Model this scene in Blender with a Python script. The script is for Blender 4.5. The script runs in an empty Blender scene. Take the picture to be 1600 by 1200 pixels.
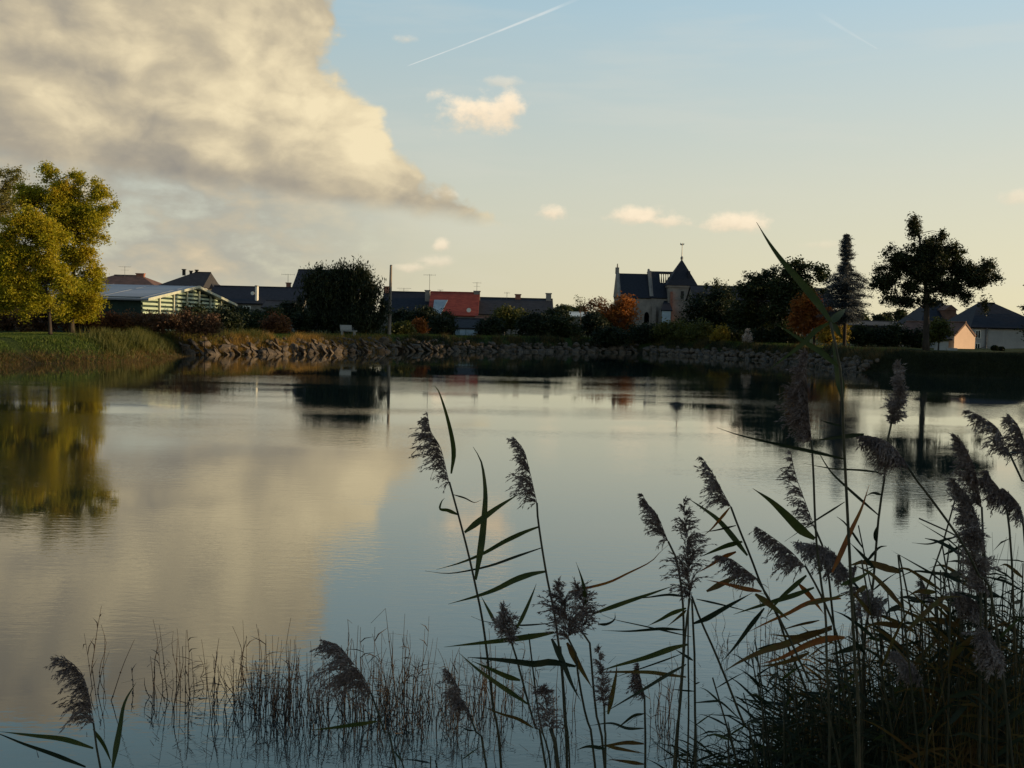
import bpy, bmesh, math, random
import numpy as np
from mathutils import Vector, Matrix, noise as mnoise

SC = bpy.context.scene
COL = SC.collection
R = math.radians

# ------------------------------------------------------------------ camera
F = 1700.0
CAM = Vector((0.0, 0.0, 2.5))
PITCH, ROLL = R(3.2), R(1.35)
fwd = Vector((0, math.cos(PITCH), -math.sin(PITCH)))
up0 = Vector((0, math.sin(PITCH), math.cos(PITCH)))
rt0 = Vector((1, 0, 0))
cup = up0 * math.cos(ROLL) - rt0 * math.sin(ROLL)
crt = rt0 * math.cos(ROLL) + up0 * math.sin(ROLL)
cam = bpy.data.cameras.new('camera')
cam.sensor_width = 36.0
cam.lens = 36.0 * F / 1600.0
cam.clip_start = 0.1
cam.clip_end = 8000
camo = bpy.data.objects.new('camera', cam)
COL.objects.link(camo)
m3 = Matrix((crt, cup, -fwd)).transposed()
camo.matrix_world = Matrix.Translation(CAM) @ m3.to_4x4()
SC.camera = camo

def ray(px, py):
    return fwd + crt * ((px - 800) / F) - cup * ((py - 600) / F)
def P(px, py, D):
    """a place: the point at distance D (metres along y) seen in direction px,py of the photograph"""
    d = ray(px, py)
    return CAM + d * (D / d.y)
def G(px, py, z=0.0):
    d = ray(px, py)
    return CAM + d * ((z - CAM.z) / d.z)
def ang(px, py):
    d = ray(px, py).normalized()
    return math.atan2(d.x, d.y), math.asin(d.z)

# ------------------------------------------------------------------ render look
SC.view_settings.view_transform = 'Standard'
SC.view_settings.look = 'None'
SC.view_settings.gamma = 1.0
SC.view_settings.use_curve_mapping = False
SC.view_settings.exposure = 0.18
SC.render.film_transparent = False
SC.cycles.max_bounces = 6
SC.cycles.transparent_max_bounces = 6
SC.cycles.use_denoising = True
SC.cycles.caustics_reflective = False
SC.cycles.caustics_refractive = False

# ------------------------------------------------------------------ node helpers
class NT:
    def __init__(s, nt): s.nt = nt
    def _in(s, node, i, v):
        if isinstance(v, S): s.nt.links.new(v.k, node.inputs[i])
        elif v is not None:
            node.inputs[i].default_value = v
    def math(s, op, a, b=None, c=None, clamp=False):
        n = s.nt.nodes.new('ShaderNodeMath'); n.operation = op; n.use_clamp = clamp
        s._in(n, 0, a)
        if b is not None: s._in(n, 1, b)
        if c is not None: s._in(n, 2, c)
        return S(s, n.outputs[0])
    def comb(s, x, y, z=0.0):
        n = s.nt.nodes.new('ShaderNodeCombineXYZ')
        for i, v in enumerate((x, y, z)): s._in(n, i, v)
        return S(s, n.outputs[0])
    dim = '3D'
    def noise(s, vec, scale, detail=4, rough=0.5, dist=0.0, out=0):
        n = s.nt.nodes.new('ShaderNodeTexNoise'); n.noise_dimensions = s.dim
        s._in(n, 'Vector', vec); n.inputs['Scale'].default_value = scale
        n.inputs['Detail'].default_value = detail; n.inputs['Roughness'].default_value = rough
        n.inputs['Distortion'].default_value = dist
        return S(s, n.outputs[out])
    def vadd(s, a, b):
        n = s.nt.nodes.new('ShaderNodeVectorMath'); n.operation = 'ADD'
        s._in(n, 0, a); s._in(n, 1, b); return S(s, n.outputs[0])
    def vmul(s, a, b):
        n = s.nt.nodes.new('ShaderNodeVectorMath'); n.operation = 'MULTIPLY'
        s._in(n, 0, a); s._in(n, 1, b); return S(s, n.outputs[0])
    def ss(s, v, lo, hi, a=0.0, b=1.0):
        n = s.nt.nodes.new('ShaderNodeMapRange'); n.interpolation_type = 'SMOOTHSTEP'
        s._in(n, 0, v); n.inputs[1].default_value = lo; n.inputs[2].default_value = hi
        n.inputs[3].default_value = a; n.inputs[4].default_value = b
        return S(s, n.outputs[0])
    def mix(s, f, a, b, mode='MIX'):
        n = s.nt.nodes.new('ShaderNodeMix'); n.data_type = 'RGBA'; n.blend_type = mode
        s._in(n, 0, f)
        for i, v in ((6, a), (7, b)):
            if isinstance(v, S): s.nt.links.new(v.k, n.inputs[i])
            else: n.inputs[i].default_value = (*v, 1)
        return S(s, n.outputs[2])
    def ramp(s, f, stops):
        n = s.nt.nodes.new('ShaderNodeValToRGB'); s._in(n, 0, f)
        e = n.color_ramp.elements
        while len(e) < len(stops): e.new(0.5)
        for q, (p, c) in zip(e, stops): q.position = p; q.color = (*c, 1)
        return S(s, n.outputs[0])
class S:
    def __init__(s, t, k): s.t = t; s.k = k
    def __add__(s, o): return s.t.math('ADD', s, o)
    def __radd__(s, o): return s.t.math('ADD', o, s)
    def __sub__(s, o): return s.t.math('SUBTRACT', s, o)
    def __rsub__(s, o): return s.t.math('SUBTRACT', o, s)
    def __mul__(s, o): return s.t.math('MULTIPLY', s, o)
    def __rmul__(s, o): return s.t.math('MULTIPLY', o, s)
    def __truediv__(s, o): return s.t.math('DIVIDE', s, o)

# ------------------------------------------------------------------ sun and sky
SUN_AZ, SUN_EL = R(88), R(5.0)
sun_dir = Vector((math.sin(SUN_AZ) * math.cos(SUN_EL), math.cos(SUN_AZ) * math.cos(SUN_EL), math.sin(SUN_EL)))
sl = bpy.data.lights.new('sun', 'SUN')
sl.energy = 5.0; sl.angle = R(0.5); sl.color = (1.0, 0.74, 0.42)
so = bpy.data.objects.new('sun', sl); COL.objects.link(so)
so.rotation_euler = (-sun_dir).to_track_quat('-Z', 'Y').to_euler()

w = bpy.data.worlds.new('World'); SC.world = w; w.use_nodes = True
nt = w.node_tree; nt.nodes.clear(); T = NT(nt); T.dim = '2D'
outw = nt.nodes.new('ShaderNodeOutputWorld'); bg = nt.nodes.new('ShaderNodeBackground')
nt.links.new(bg.outputs[0], outw.inputs[0])
SKY_STR = 0.1
bg.inputs[1].default_value = SKY_STR
sky = nt.nodes.new('ShaderNodeTexSky'); sky.sky_type = 'NISHITA'; sky.sun_disc = False
sky.sun_elevation = SUN_EL; sky.sun_rotation = SUN_AZ
sky.air_density = 1.0; sky.dust_density = 1.6; sky.ozone_density = 1.3; sky.altitude = 20
tcw = nt.nodes.new('ShaderNodeTexCoord')
dirv = S(T, tcw.outputs['Generated'])
sp = nt.nodes.new('ShaderNodeSeparateXYZ'); nt.links.new(dirv.k, sp.inputs[0])
dx, dy, dz = (S(T, sp.outputs[i]) for i in range(3))
az = T.math('ARCTAN2', dx, dy)
el = T.math('ARCSINE', dz)
base_sky = S(T, sky.outputs[0])
SKYMUL = (1.0, 1.0, 1.0)
base_sky = T.mix(1.0, base_sky, SKYMUL, 'MULTIPLY')
# a veil of thin high haze: pale near the horizon, warmer towards the sun
sunside = T.ss(az, -0.55, 0.75)
def sc(c, k=.1): return tuple(v * k for v in c)
gl = T.ramp(T.math('DIVIDE', el, 0.7, clamp=True), [(0.0, sc((5.9, 5.4, 3.9))), (0.17, sc((5.2, 5.5, 4.8))), (0.40, sc((3.4, 4.9, 5.6))), (0.60, sc((1.9, 3.4, 4.3))), (1.0, sc((1.3, 2.3, 3.6)))])
gr = T.ramp(T.math('DIVIDE', el, 0.7, clamp=True), [(0.0, sc((8.2, 7.4, 4.7))), (0.17, sc((7.0, 6.9, 5.5))), (0.40, sc((4.7, 6.2, 7.0))), (0.60, sc((2.5, 3.9, 4.8))), (1.0, sc((1.5, 2.5, 3.7)))])
streak = T.noise(T.comb(az * 2.0, el * 14.0, 1.7), 2.2, 4, 0.55)
hazecol = T.mix(1.0, T.mix(sunside, gl, gr), (10, 10, 10), 'MULTIPLY')
zen = T.ss(el, 0.36, 0.95)
hazecol = T.mix(zen, hazecol, (0.8, 1.5, 2.5))
hazecol = T.mix(T.ss(streak, 0.45, 0.75, 0.0, 0.16) * T.ss(el, 0.3, 0.7, 1.0, 0.0), hazecol, (7.2, 6.8, 5.8))
skycol = T.mix(0.88, base_sky, hazecol)
# cloud field in sky angles
cp = T.comb(az, el * 1.5, 0.0)
warp = T.noise(cp, 7.0, 3, 0.5, out=1)
cpw = T.vadd(cp, T.vmul(T.vadd(warp, (-0.5, -0.5, -0.5)), (0.05, 0.04, 0.0)))
n1 = T.noise(cpw, 8.0, 9, 0.56)
n1s = T.noise(T.vadd(cpw, (0.030, 0.020, 0.0)), 8.0, 6, 0.52)
n2 = T.noise(T.vadd(cpw, (3.1, 1.7, 2.0)), 4.2, 4, 0.5)
n3 = T.noise(cpw, 26.0, 6, 0.6)
A1, E1 = ang(0, 262); A2, E2 = ang(675, 349)
mb = (E2 - E1) / (A2 - A1)
db = el - (az * mb + (E1 - mb * A1))                         # height above the flat cloud base
def leftof(p, q):
    (a0, e0), (a1, e1) = ang(*p), ang(*q); k_ = (a1 - a0) / (e1 - e0)
    return (el * k_ + (a0 - k_ * e0)) - az
dr = T.math('MAXIMUM', leftof((462, 0), (582, 250)), leftof((535, 172), (712, 340)))   # how far left of the billowing edge
def billow(vec, scale, det=3, rough=0.5):
    n = nt.nodes.new('ShaderNodeTexVoronoi'); n.feature = 'F1'; n.voronoi_dimensions = '2D'; n.inputs['Scale'].default_value = scale
    n.inputs['Detail'].default_value = det; n.inputs['Roughness'].default_value = rough; pass
    n.normalize = True
    T._in(n, 'Vector', vec); return S(T, n.outputs['Distance'])
vb = billow(cpw, 13.0); vbs = billow(T.vadd(cpw, (0.016, 0.012, 0.0)), 13.0)
dmain = T.math('MINIMUM', db * 1.0 + (n3 - 0.5) * 0.012 + (n2 - 0.5) * 0.016, dr + 0.026 + (n1 - 0.5) * 0.12 + (0.42 - vb) * 0.085 + (n3 - 0.5) * 0.02)
dmain = T.math('MINIMUM', dmain, (az + 1.5) * 0.3)
dmain = T.math('MINIMUM', dmain, (0.335 - el) + (n1 - 0.5) * 0.16 + (0.42 - vb) * 0.06)
mmain = T.ss(dmain, 0.0, 0.020)
shade = (n1 - n1s) * 1.25 + (vbs - vb) * 0.55 + (n2 - 0.5) * 0.75 + (n3 - 0.5) * 0.24 + 0.60 + T.ss(dr, 0.0, 0.10, 0.10, 0.0)
shade = shade - T.ss(db, 0.0, 0.050, 0.36, 0.0) * T.ss(dr, 0.0, 0.12, 0.45, 1.0) - T.ss(az, -0.55, -0.34, 0.10, 0.0) - T.ss(el, 0.24, 0.32, 0.0, 0.10)
ccol = T.ramp(shade, [(0.0, (0.262, 0.255, 0.245)), (0.35, (0.370, 0.342, 0.290)), (0.62, (0.52, 0.465, 0.355)), (0.85, (0.70, 0.62, 0.45)), (1.0, (0.80, 0.71, 0.51))])
ccol = T.mix(1.0, ccol, (9.9, 9.5, 8.7), 'MULTIPLY')
# soft lower deck behind, under the big cloud
dl = T.noise(T.vadd(T.comb(az, el * 2.2, 0.0), (0.3, 5.2, 0.0)), 11.0, 7, 0.58)
A5, _ = ang(560, 380)
lowmask = T.ss(az, A5 - 0.13, A5 + 0.10, 1.0, 0.0) * T.ss(el, 0.16, 0.12) * T.ss(el, 0.0, 0.045)
lowmask = lowmask * T.ss(dl, 0.26, 0.54)
vl = billow(T.vadd(T.comb(az, el * 2.0, 0.0), (0.7, 0.2, 0.0)), 20.0); vls = billow(T.vadd(T.comb(az, el * 2.0, 0.0), (0.712, 0.212, 0.0)), 20.0)
lcol = T.ramp((dl - 0.5) * 1.3 + 0.5 + (vls - vl) * 0.6, [(0.0, (0.37, 0.385, 0.375)), (0.45, (0.43, 0.425, 0.385)), (0.75, (0.56, 0.50, 0.395)), (1.0, (0.72, 0.60, 0.44))])
lcol = T.mix(1.0, lcol, (9.0, 8.8, 8.1), 'MULTIPLY')
col = T.mix(lowmask * 0.95, skycol, lcol)
pn = T.noise(T.comb(az, el * 1.4, 0.0), 34.0, 6, 0.6)
def puff(col, px, py, rx, ry, op, c=(1.0, 0.84, 0.62), seed=0.0, amp=1.7):
    a0, e0 = ang(px, py)
    ux = (az - a0) * (F / rx); uy = (el - e0) * (F / ry)
    q = T.math('SQRT', ux * ux + uy * uy)
    nn = pn
    m = T.ss((1.0 - q) + (nn - 0.5) * amp * 1.15, -0.05, 0.9)
    sh = T.ss(uy + (nn - 0.5) * 2.0, -0.9, 0.7)
    cc = T.mix(sh, tuple(v * 0.80 for v in c), c)
    cc = T.mix(1.0, cc, (9.0, 9.0, 9.0), 'MULTIPLY')
    return T.mix(m * op, col, cc)
for a in [(748, 178, 76, 36, 1.0), (798, 168, 30, 30, .95), (862, 333, 36, 13, .9), (1000, 335, 56, 17, .9),
          (1040, 345, 44, 12, .8), (1145, 347, 62, 19, .9), (690, 383, 17, 11, .7), (690, 410, 34, 12, .45),
          (645, 418, 30, 8, .55), (635, 62, 26, 9, .4), (785, 128, 40, 10, .35), (692, 305, 26, 12, .6),
          (1590, 305, 30, 14, .5), (1290, 382, 60, 8, .25)]:
    col = puff(col, *a, seed=a[0] * 0.013)
col = T.mix(mmain, col, ccol)
def trail(col, p0, p1, wid, op, c=(8.3, 8.1, 7.6)):
    (a0, e0), (a1, e1) = ang(*p0), ang(*p1)
    L = math.hypot(a1 - a0, e1 - e0); ux, uy = (a1 - a0) / L, (e1 - e0) / L
    s_ = (az - a0) * ux + (el - e0) * uy
    t_ = T.math('ABSOLUTE', (az - a0) * (-uy) + (el - e0) * ux)
    br = T.noise(T.comb(az, el, 4.0), 30.0, 4, 0.6)
    t_ = t_ / (0.55 + T.ss(s_, 0.0, L * 1.4) * 1.6)
    m = T.ss(t_, wid * 0.3, wid, 1.0, 0.0) * T.ss(s_, 0.0, L * 0.04) * T.ss(s_, L * 0.75, L * 1.25, 1.0, 0.0)
    return T.mix(m * T.ss(br, 0.25, 0.6, 0.45, 1.0) * op, col, c)
col = trail(col, (634, 104), (880, 8), 0.0010, 0.42)
col = trail(col, (1372, 77), (1290, 28), 0.0014, 0.13)
nt.links.new(col.k, bg.inputs[0])

# ------------------------------------------------------------------ materials
def mat(name):
    m = bpy.data.materials.new(name); m.use_nodes = True
    t = NT(m.node_tree)
    b = m.node_tree.nodes['Principled BSDF']
    return m, t, b
def surf(name, c1, c2, scale=3.0, rough=0.85, bump=0.0, bscale=20, spec=0.25, metal=0.0, stretch=(1, 1, 1)):
    m, t, b = mat(name)
    tc = m.node_tree.nodes.new('ShaderNodeTexCoord')
    v = t.vmul(S(t, tc.outputs['Object']), stretch)
    n = t.noise(v, scale, 6, 0.6)
    g = t.noise(v, scale * 9, 3, 0.6)
    f = t.ss(n * 0.7 + g * 0.3, 0.34, 0.66)
    c = t.mix(f, c1, c2)
    m.node_tree.links.new(c.k, b.inputs['Base Color'])
    b.inputs['Roughness'].default_value = rough
    b.inputs['Specular IOR Level'].default_value = spec
    b.inputs['Metallic'].default_value = metal
    if bump:
        bn = m.node_tree.nodes.new('ShaderNodeBump'); bn.inputs['Strength'].default_value = 0.8
        bn.inputs['Distance'].default_value = bump
        h = t.noise(v, bscale, 5, 0.65)
        m.node_tree.links.new(h.k, bn.inputs['Height']); m.node_tree.links.new(bn.outputs[0], b.inputs['Normal'])
    return m
def leafmat(name, cols, scale=1.0, trans=0.4, rough=0.6):
    """foliage: hue varies from leaf to leaf, light passes through"""
    m, t, b = mat(name); N_ = m.node_tree.nodes; L_ = m.node_tree.links
    tc = N_.new('ShaderNodeTexCoord')
    v = S(t, tc.outputs['Object'])
    n = t.noise(v, scale, 3, 0.6)
    wn = N_.new('ShaderNodeTexNoise'); wn.inputs['Scale'].default_value = scale * 14; wn.inputs['Detail'].default_value = 1
    L_.new(v.k, wn.inputs['Vector'])
    f = n * 0.55 + S(t, wn.outputs[0]) * 0.45
    k = len(cols)
    c = t.ramp(f, [(0.34 + 0.32 * i / max(1, k - 1), q) for i, q in enumerate(cols)])
    L_.new(c.k, b.inputs['Base Color']); b.inputs['Roughness'].default_value = rough
    b.inputs['Specular IOR Level'].default_value = 0.3
    tr = N_.new('ShaderNodeBsdfTranslucent'); L_.new(c.k, tr.inputs[0])
    mx = N_.new('ShaderNodeMixShader'); mx.inputs[0].default_value = trans
    L_.new(b.outputs[0], mx.inputs[1]); L_.new(tr.outputs[0], mx.inputs[2])
    L_.new(mx.outputs[0], N_['Material Output'].inputs[0])
    return m
M = {}
M['stone'] = surf('embankment rock', (0.036, 0.031, 0.027), (0.15, 0.112, 0.078), 1.5, 0.9, 0.03, 6)
M['bark'] = surf('bark', (0.025, 0.020, 0.016), (0.065, 0.050, 0.038), 3, 0.95, 0.01, 30, stretch=(1, 1, 0.2))
M['barkgrey'] = surf('grey bark', (0.10, 0.085, 0.07), (0.20, 0.17, 0.13), 3, 0.95, 0.01, 30, stretch=(1, 1, 0.2))
M['slate'] = surf('slate roof', (0.012, 0.013, 0.018), (0.026, 0.028, 0.037), 2.5, 0.75, 0.004, 14, stretch=(1, 1, 4))
M['slate2'] = surf('weathered slate', (0.024, 0.022, 0.024), (0.048, 0.044, 0.045), 2.0, 0.8, 0.004, 14, stretch=(1, 1, 4))
M['tile'] = surf('red clay tiles', (0.20, 0.036, 0.024), (0.34, 0.068, 0.040), 1.4, 0.8, 0.006, 10, stretch=(1, 1, 4))
M['tilebrown'] = surf('brown tiles', (0.10, 0.055, 0.04), (0.19, 0.10, 0.07), 1.4, 0.8, 0.006, 10)
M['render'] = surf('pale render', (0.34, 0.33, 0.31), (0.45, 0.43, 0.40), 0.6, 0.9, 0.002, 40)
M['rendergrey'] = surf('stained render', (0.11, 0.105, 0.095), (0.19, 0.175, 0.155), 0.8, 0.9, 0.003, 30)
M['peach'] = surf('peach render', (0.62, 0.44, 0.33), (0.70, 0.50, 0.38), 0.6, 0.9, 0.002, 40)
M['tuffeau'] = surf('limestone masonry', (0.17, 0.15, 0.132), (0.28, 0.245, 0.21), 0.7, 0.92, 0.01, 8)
M['brick'] = surf('brick', (0.22, 0.09, 0.06), (0.33, 0.15, 0.10), 3, 0.9)
M['board'] = surf('green painted boards', (0.30, 0.37, 0.26), (0.42, 0.49, 0.35), 2.5, 0.6, 0.003, 12, spec=0.4, stretch=(1, 0.2, 3))
M['boardgap'] = surf('dark barn wall', (0.014, 0.03, 0.026), (0.026, 0.05, 0.042), 2.0, 0.8)
M['boardpale'] = surf('pale weathered batten', (0.36, 0.37, 0.28), (0.52, 0.52, 0.40), 2.0, 0.5, spec=0.5)
M['zinc'] = surf('metal sheet roof', (0.20, 0.22, 0.25), (0.32, 0.34, 0.38), 0.35, 0.5, 0.0, 8, spec=0.5, metal=0.2, stretch=(0.3, 1, 1))
M['trim'] = surf('white painted trim', (0.62, 0.60, 0.52), (0.76, 0.73, 0.64), 2, 0.6)
M['pane'] = surf('window glass', (0.02, 0.025, 0.03), (0.035, 0.04, 0.045), 1, 0.1, spec=0.6)
M['dark'] = surf('dark timber', (0.02, 0.018, 0.016), (0.045, 0.04, 0.034), 3, 0.8)
M['bluewhite'] = surf('pale blue sheet', (0.33, 0.42, 0.48), (0.46, 0.54, 0.60), 1.2, 0.6)
M['bluegrey'] = surf('blue grey sheet', (0.17, 0.24, 0.29), (0.26, 0.33, 0.38), 1.2, 0.6)
M['pole'] = surf('weathered pole', (0.16, 0.13, 0.105), (0.28, 0.235, 0.19), 4, 0.9, stretch=(1, 1, 0.1))
M['metal'] = surf('aerial metal', (0.12, 0.12, 0.12), (0.2, 0.2, 0.2), 4, 0.5, metal=0.5)
M['concrete'] = surf('concrete', (0.24, 0.225, 0.20), (0.34, 0.315, 0.28), 5, 0.9)
M['locust'] = leafmat('yellow green leaves', [(0.16, 0.18, 0.010), (0.31, 0.29, 0.012), (0.44, 0.36, 0.016), (0.44, 0.25, 0.014)], 0.55, 0.5)
M['locustpale'] = leafmat('thin pale leaves', [(0.10, 0.105, 0.018), (0.20, 0.18, 0.04), (0.27, 0.22, 0.06)], 0.7, 0.45)
M['darkgreen'] = leafmat('dark evergreen leaves', [(0.007, 0.013, 0.005), (0.015, 0.024, 0.007), (0.040, 0.044, 0.010)], 0.6, 0.25)
M['green'] = leafmat('green leaves', [(0.011, 0.019, 0.006), (0.024, 0.036, 0.009), (0.055, 0.060, 0.013)], 0.7, 0.35)
M['oak'] = leafmat('oak leaves', [(0.012, 0.018, 0.006), (0.023, 0.030, 0.008), (0.050, 0.050, 0.013)], 0.7, 0.3)
M['olive'] = leafmat('olive yellow leaves', [(0.045, 0.058, 0.012), (0.085, 0.090, 0.016), (0.15, 0.12, 0.02)], 0.8, 0.35)
M['orange'] = leafmat('autumn orange leaves', [(0.15, 0.05, 0.014), (0.30, 0.095, 0.018), (0.40, 0.17, 0.025)], 0.8, 0.45)
M['russet'] = leafmat('russet leaves', [(0.08, 0.035, 0.018), (0.15, 0.06, 0.025), (0.21, 0.11, 0.03)], 0.8, 0.4)
M['yellow'] = leafmat('autumn yellow leaves', [(0.16, 0.11, 0.015), (0.32, 0.22, 0.025), (0.42, 0.30, 0.04)], 0.8, 0.45)
M['hedge'] = leafmat('brown red hedge', [(0.07, 0.050, 0.022), (0.13, 0.062, 0.034), (0.13, 0.10, 0.03)], 0.5, 0.3)
M['bluecedar'] = leafmat('blue grey needles', [(0.020, 0.026, 0.026), (0.05, 0.058, 0.062), (0.13, 0.14, 0.15)], 1.2, 0.25)
M['pampas'] = leafmat('pale plumes', [(0.42, 0.34, 0.28), (0.60, 0.50, 0.42)], 2, 0.4)
M['grass'] = leafmat('bank grass', [(0.036, 0.068, 0.009), (0.075, 0.115, 0.013), (0.13, 0.14, 0.022)], 0.3, 0.35)
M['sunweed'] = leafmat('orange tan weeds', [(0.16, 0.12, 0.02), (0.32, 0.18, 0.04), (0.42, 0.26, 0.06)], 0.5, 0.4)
M['roughgrass'] = leafmat('rough dark grass', [(0.012, 0.017, 0.006), (0.022, 0.028, 0.009), (0.045, 0.042, 0.015)], 0.5, 0.25)  # darker copy of the bank grass, with shade put into its colour
M['drygrass'] = leafmat('dry bank weeds', [(0.06, 0.055, 0.014), (0.13, 0.082, 0.026), (0.22, 0.14, 0.045)], 0.4, 0.35)
M['reedstem'] = leafmat('reed stem', [(0.022, 0.024, 0.012), (0.045, 0.042, 0.020), (0.085, 0.066, 0.034)], 2.0, 0.05)
M['reedleaf'] = leafmat('green reed leaf', [(0.028, 0.044, 0.012), (0.052, 0.068, 0.016), (0.095, 0.088, 0.022)], 1.5, 0.42)
M['reeddark'] = leafmat('dark green reed leaf', [(0.010, 0.018, 0.010), (0.020, 0.030, 0.014), (0.040, 0.044, 0.018)], 1.5, 0.3)
M['reedorange'] = leafmat('rust orange reed leaf', [(0.17, 0.050, 0.014), (0.26, 0.085, 0.016), (0.25, 0.125, 0.02)], 3.0, 0.42)
M['reedbrown'] = leafmat('olive brown reed leaf', [(0.075, 0.038, 0.014), (0.115, 0.068, 0.018), (0.09, 0.088, 0.02)], 2.5, 0.4)
M['plume'] = leafmat('brown reed plume', [(0.095, 0.066, 0.054), (0.17, 0.122, 0.102), (0.30, 0.235, 0.20)], 9.0, 0.3)
M['plumepale'] = leafmat('pale fluffy plume', [(0.12, 0.088, 0.074), (0.22, 0.17, 0.145), (0.40, 0.335, 0.295)], 9.0, 0.35)
M['stalk'] = leafmat('dry tan stalk', [(0.015, 0.010, 0.008), (0.032, 0.022, 0.015), (0.085, 0.052, 0.028)], 4.0, 0.05)

def ground_mat():
    m, t, b = mat('grass and soil')
    tc = m.node_tree.nodes.new('ShaderNodeTexCoord'); v = S(t, tc.outputs['Object'])
    n = t.noise(v, 0.25, 6, 0.6); g = t.noise(v, 5.0, 5, 0.65)
    c = t.mix(t.ss(g * 0.6 + n * 0.4, 0.35, 0.65), (0.018, 0.030, 0.007), (0.042, 0.060, 0.012))
    c = t.mix(t.ss(n, 0.55, 0.75, 0.0, 0.5), c, (0.12, 0.10, 0.035))
    sx = m.node_tree.nodes.new('ShaderNodeSeparateXYZ'); m.node_tree.links.new(v.k, sx.inputs[0])
    zz = S(t, sx.outputs[2])
    soil = t.mix(g, (0.022, 0.017, 0.012), (0.055, 0.041, 0.026))
    c = t.mix(t.ss(zz + (n - 0.5) * 0.8, 0.15, 0.75), soil, c)
    m.node_tree.links.new(c.k, b.inputs['Base Color']); b.inputs['Roughness'].default_value = 0.95
    b.inputs['Specular IOR Level'].default_value = 0.1
    bn = m.node_tree.nodes.new('ShaderNodeBump'); bn.inputs['Distance'].default_value = 0.08
    m.node_tree.links.new(g.k, bn.inputs['Height']); m.node_tree.links.new(bn.outputs[0], b.inputs['Normal'])
    return m
M['ground'] = ground_mat()
def water_mat():
    m, t, b = mat('pond water')
    N_ = m.node_tree.nodes; L_ = m.node_tree.links
    tc = N_.new('ShaderNodeTexCoord'); v = S(t, tc.outputs['Object'])
    b.inputs['Base Color'].default_value = (0.010, 0.024, 0.027, 1)
    b.inputs['Roughness'].default_value = 0.015
    b.inputs['IOR'].default_value = 1.85
    b.inputs['Specular IOR Level'].default_value = 0.5
    rip = t.noise(t.vmul(v, (2.2, 5.5, 1.0)), 1.6, 3, 0.55, 0.4)
    fine = t.noise(t.vmul(v, (1.0, 2.6, 1.0)), 9.0, 3, 0.5, 0.3)
    patch = t.noise(t.vmul(v, (0.5, 1.2, 1.0)), 0.13, 3, 0.5)
    pm = t.ss(patch, 0.40, 0.66, 0.25, 2.8)
    h = (rip * 0.00125 + fine * 0.00055) * pm
    sy_ = N_.new('ShaderNodeSeparateXYZ'); L_.new(v.k, sy_.inputs[0])
    h = h * t.ss(S(t, sy_.outputs[1]), 28.0, 66.0, 1.0, 0.30)      # calm in the lee of the far bank
    swell = t.noise(t.vmul(v, (0.35, 1.0, 1.0)), 1.1, 2, 0.5)
    h = h + swell * 0.0006
    bn = N_.new('ShaderNodeBump'); bn.inputs['Distance'].default_value = 1.0; bn.inputs['Strength'].default_value = 1.0
    L_.new(h.k, bn.inputs['Height']); L_.new(bn.outputs[0], b.inputs['Normal'])
    # mirror layer whose strength follows the viewing angle, over the murky body
    gl_ = N_.new('ShaderNodeBsdfGlossy'); gl_.inputs['Roughness'].default_value = 0.012
    gl_.inputs['Color'].default_value = (1.0, 0.985, 0.92, 1); L_.new(bn.outputs[0], gl_.inputs['Normal'])
    fr_ = N_.new('ShaderNodeFresnel'); fr_.inputs['IOR'].default_value = 1.333
    fac = t.math('POWER', S(t, fr_.outputs[0]), 0.60)
    b.inputs['Specular IOR Level'].default_value = 0.0
    mx = N_.new('ShaderNodeMixShader'); L_.new(fac.k, mx.inputs[0]); L_.new(b.outputs[0], mx.inputs[1]); L_.new(gl_.outputs[0], mx.inputs[2])
    L_.new(mx.outputs[0], N_['Material Output'].inputs[0])
    return m
M['water'] = water_mat()

# ------------------------------------------------------------------ mesh helpers
def link(o, parent=None):
    COL.objects.link(o)
    if parent is not None: o.parent = parent
    return o
def tag(o, label=None, cat=None, group=None, kind=None):
    if label: o['label'] = label
    if cat: o['category'] = cat
    if group: o['group'] = group
    if kind: o['kind'] = kind
    return o
def empty(name, loc, label, cat, group=None, rz=0.0):
    o = bpy.data.objects.new(name, None); link(o)
    o.location = loc; o.rotation_euler = (0, 0, rz); o.empty_display_size = 0.2
    return tag(o, label, cat, group)
def npmesh(name, V, Fc, m, smooth=False):
    """fast mesh: V (n,3), Fc (k,3|4)"""
    me = bpy.data.meshes.new(name)
    V = np.asarray(V, dtype=np.float32); Fc = np.asarray(Fc, dtype=np.int32)
    k = Fc.shape[1]
    me.vertices.add(len(V)); me.vertices.foreach_set('co', V.ravel())
    me.loops.add(Fc.size); me.loops.foreach_set('vertex_index', Fc.ravel())
    me.polygons.add(len(Fc)); me.polygons.foreach_set('loop_start', np.arange(0, Fc.size, k, dtype=np.int32))
    me.update(calc_edges=True); me.validate()
    me.materials.append(m)
    if smooth: me.shade_smooth()
    return me
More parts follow.
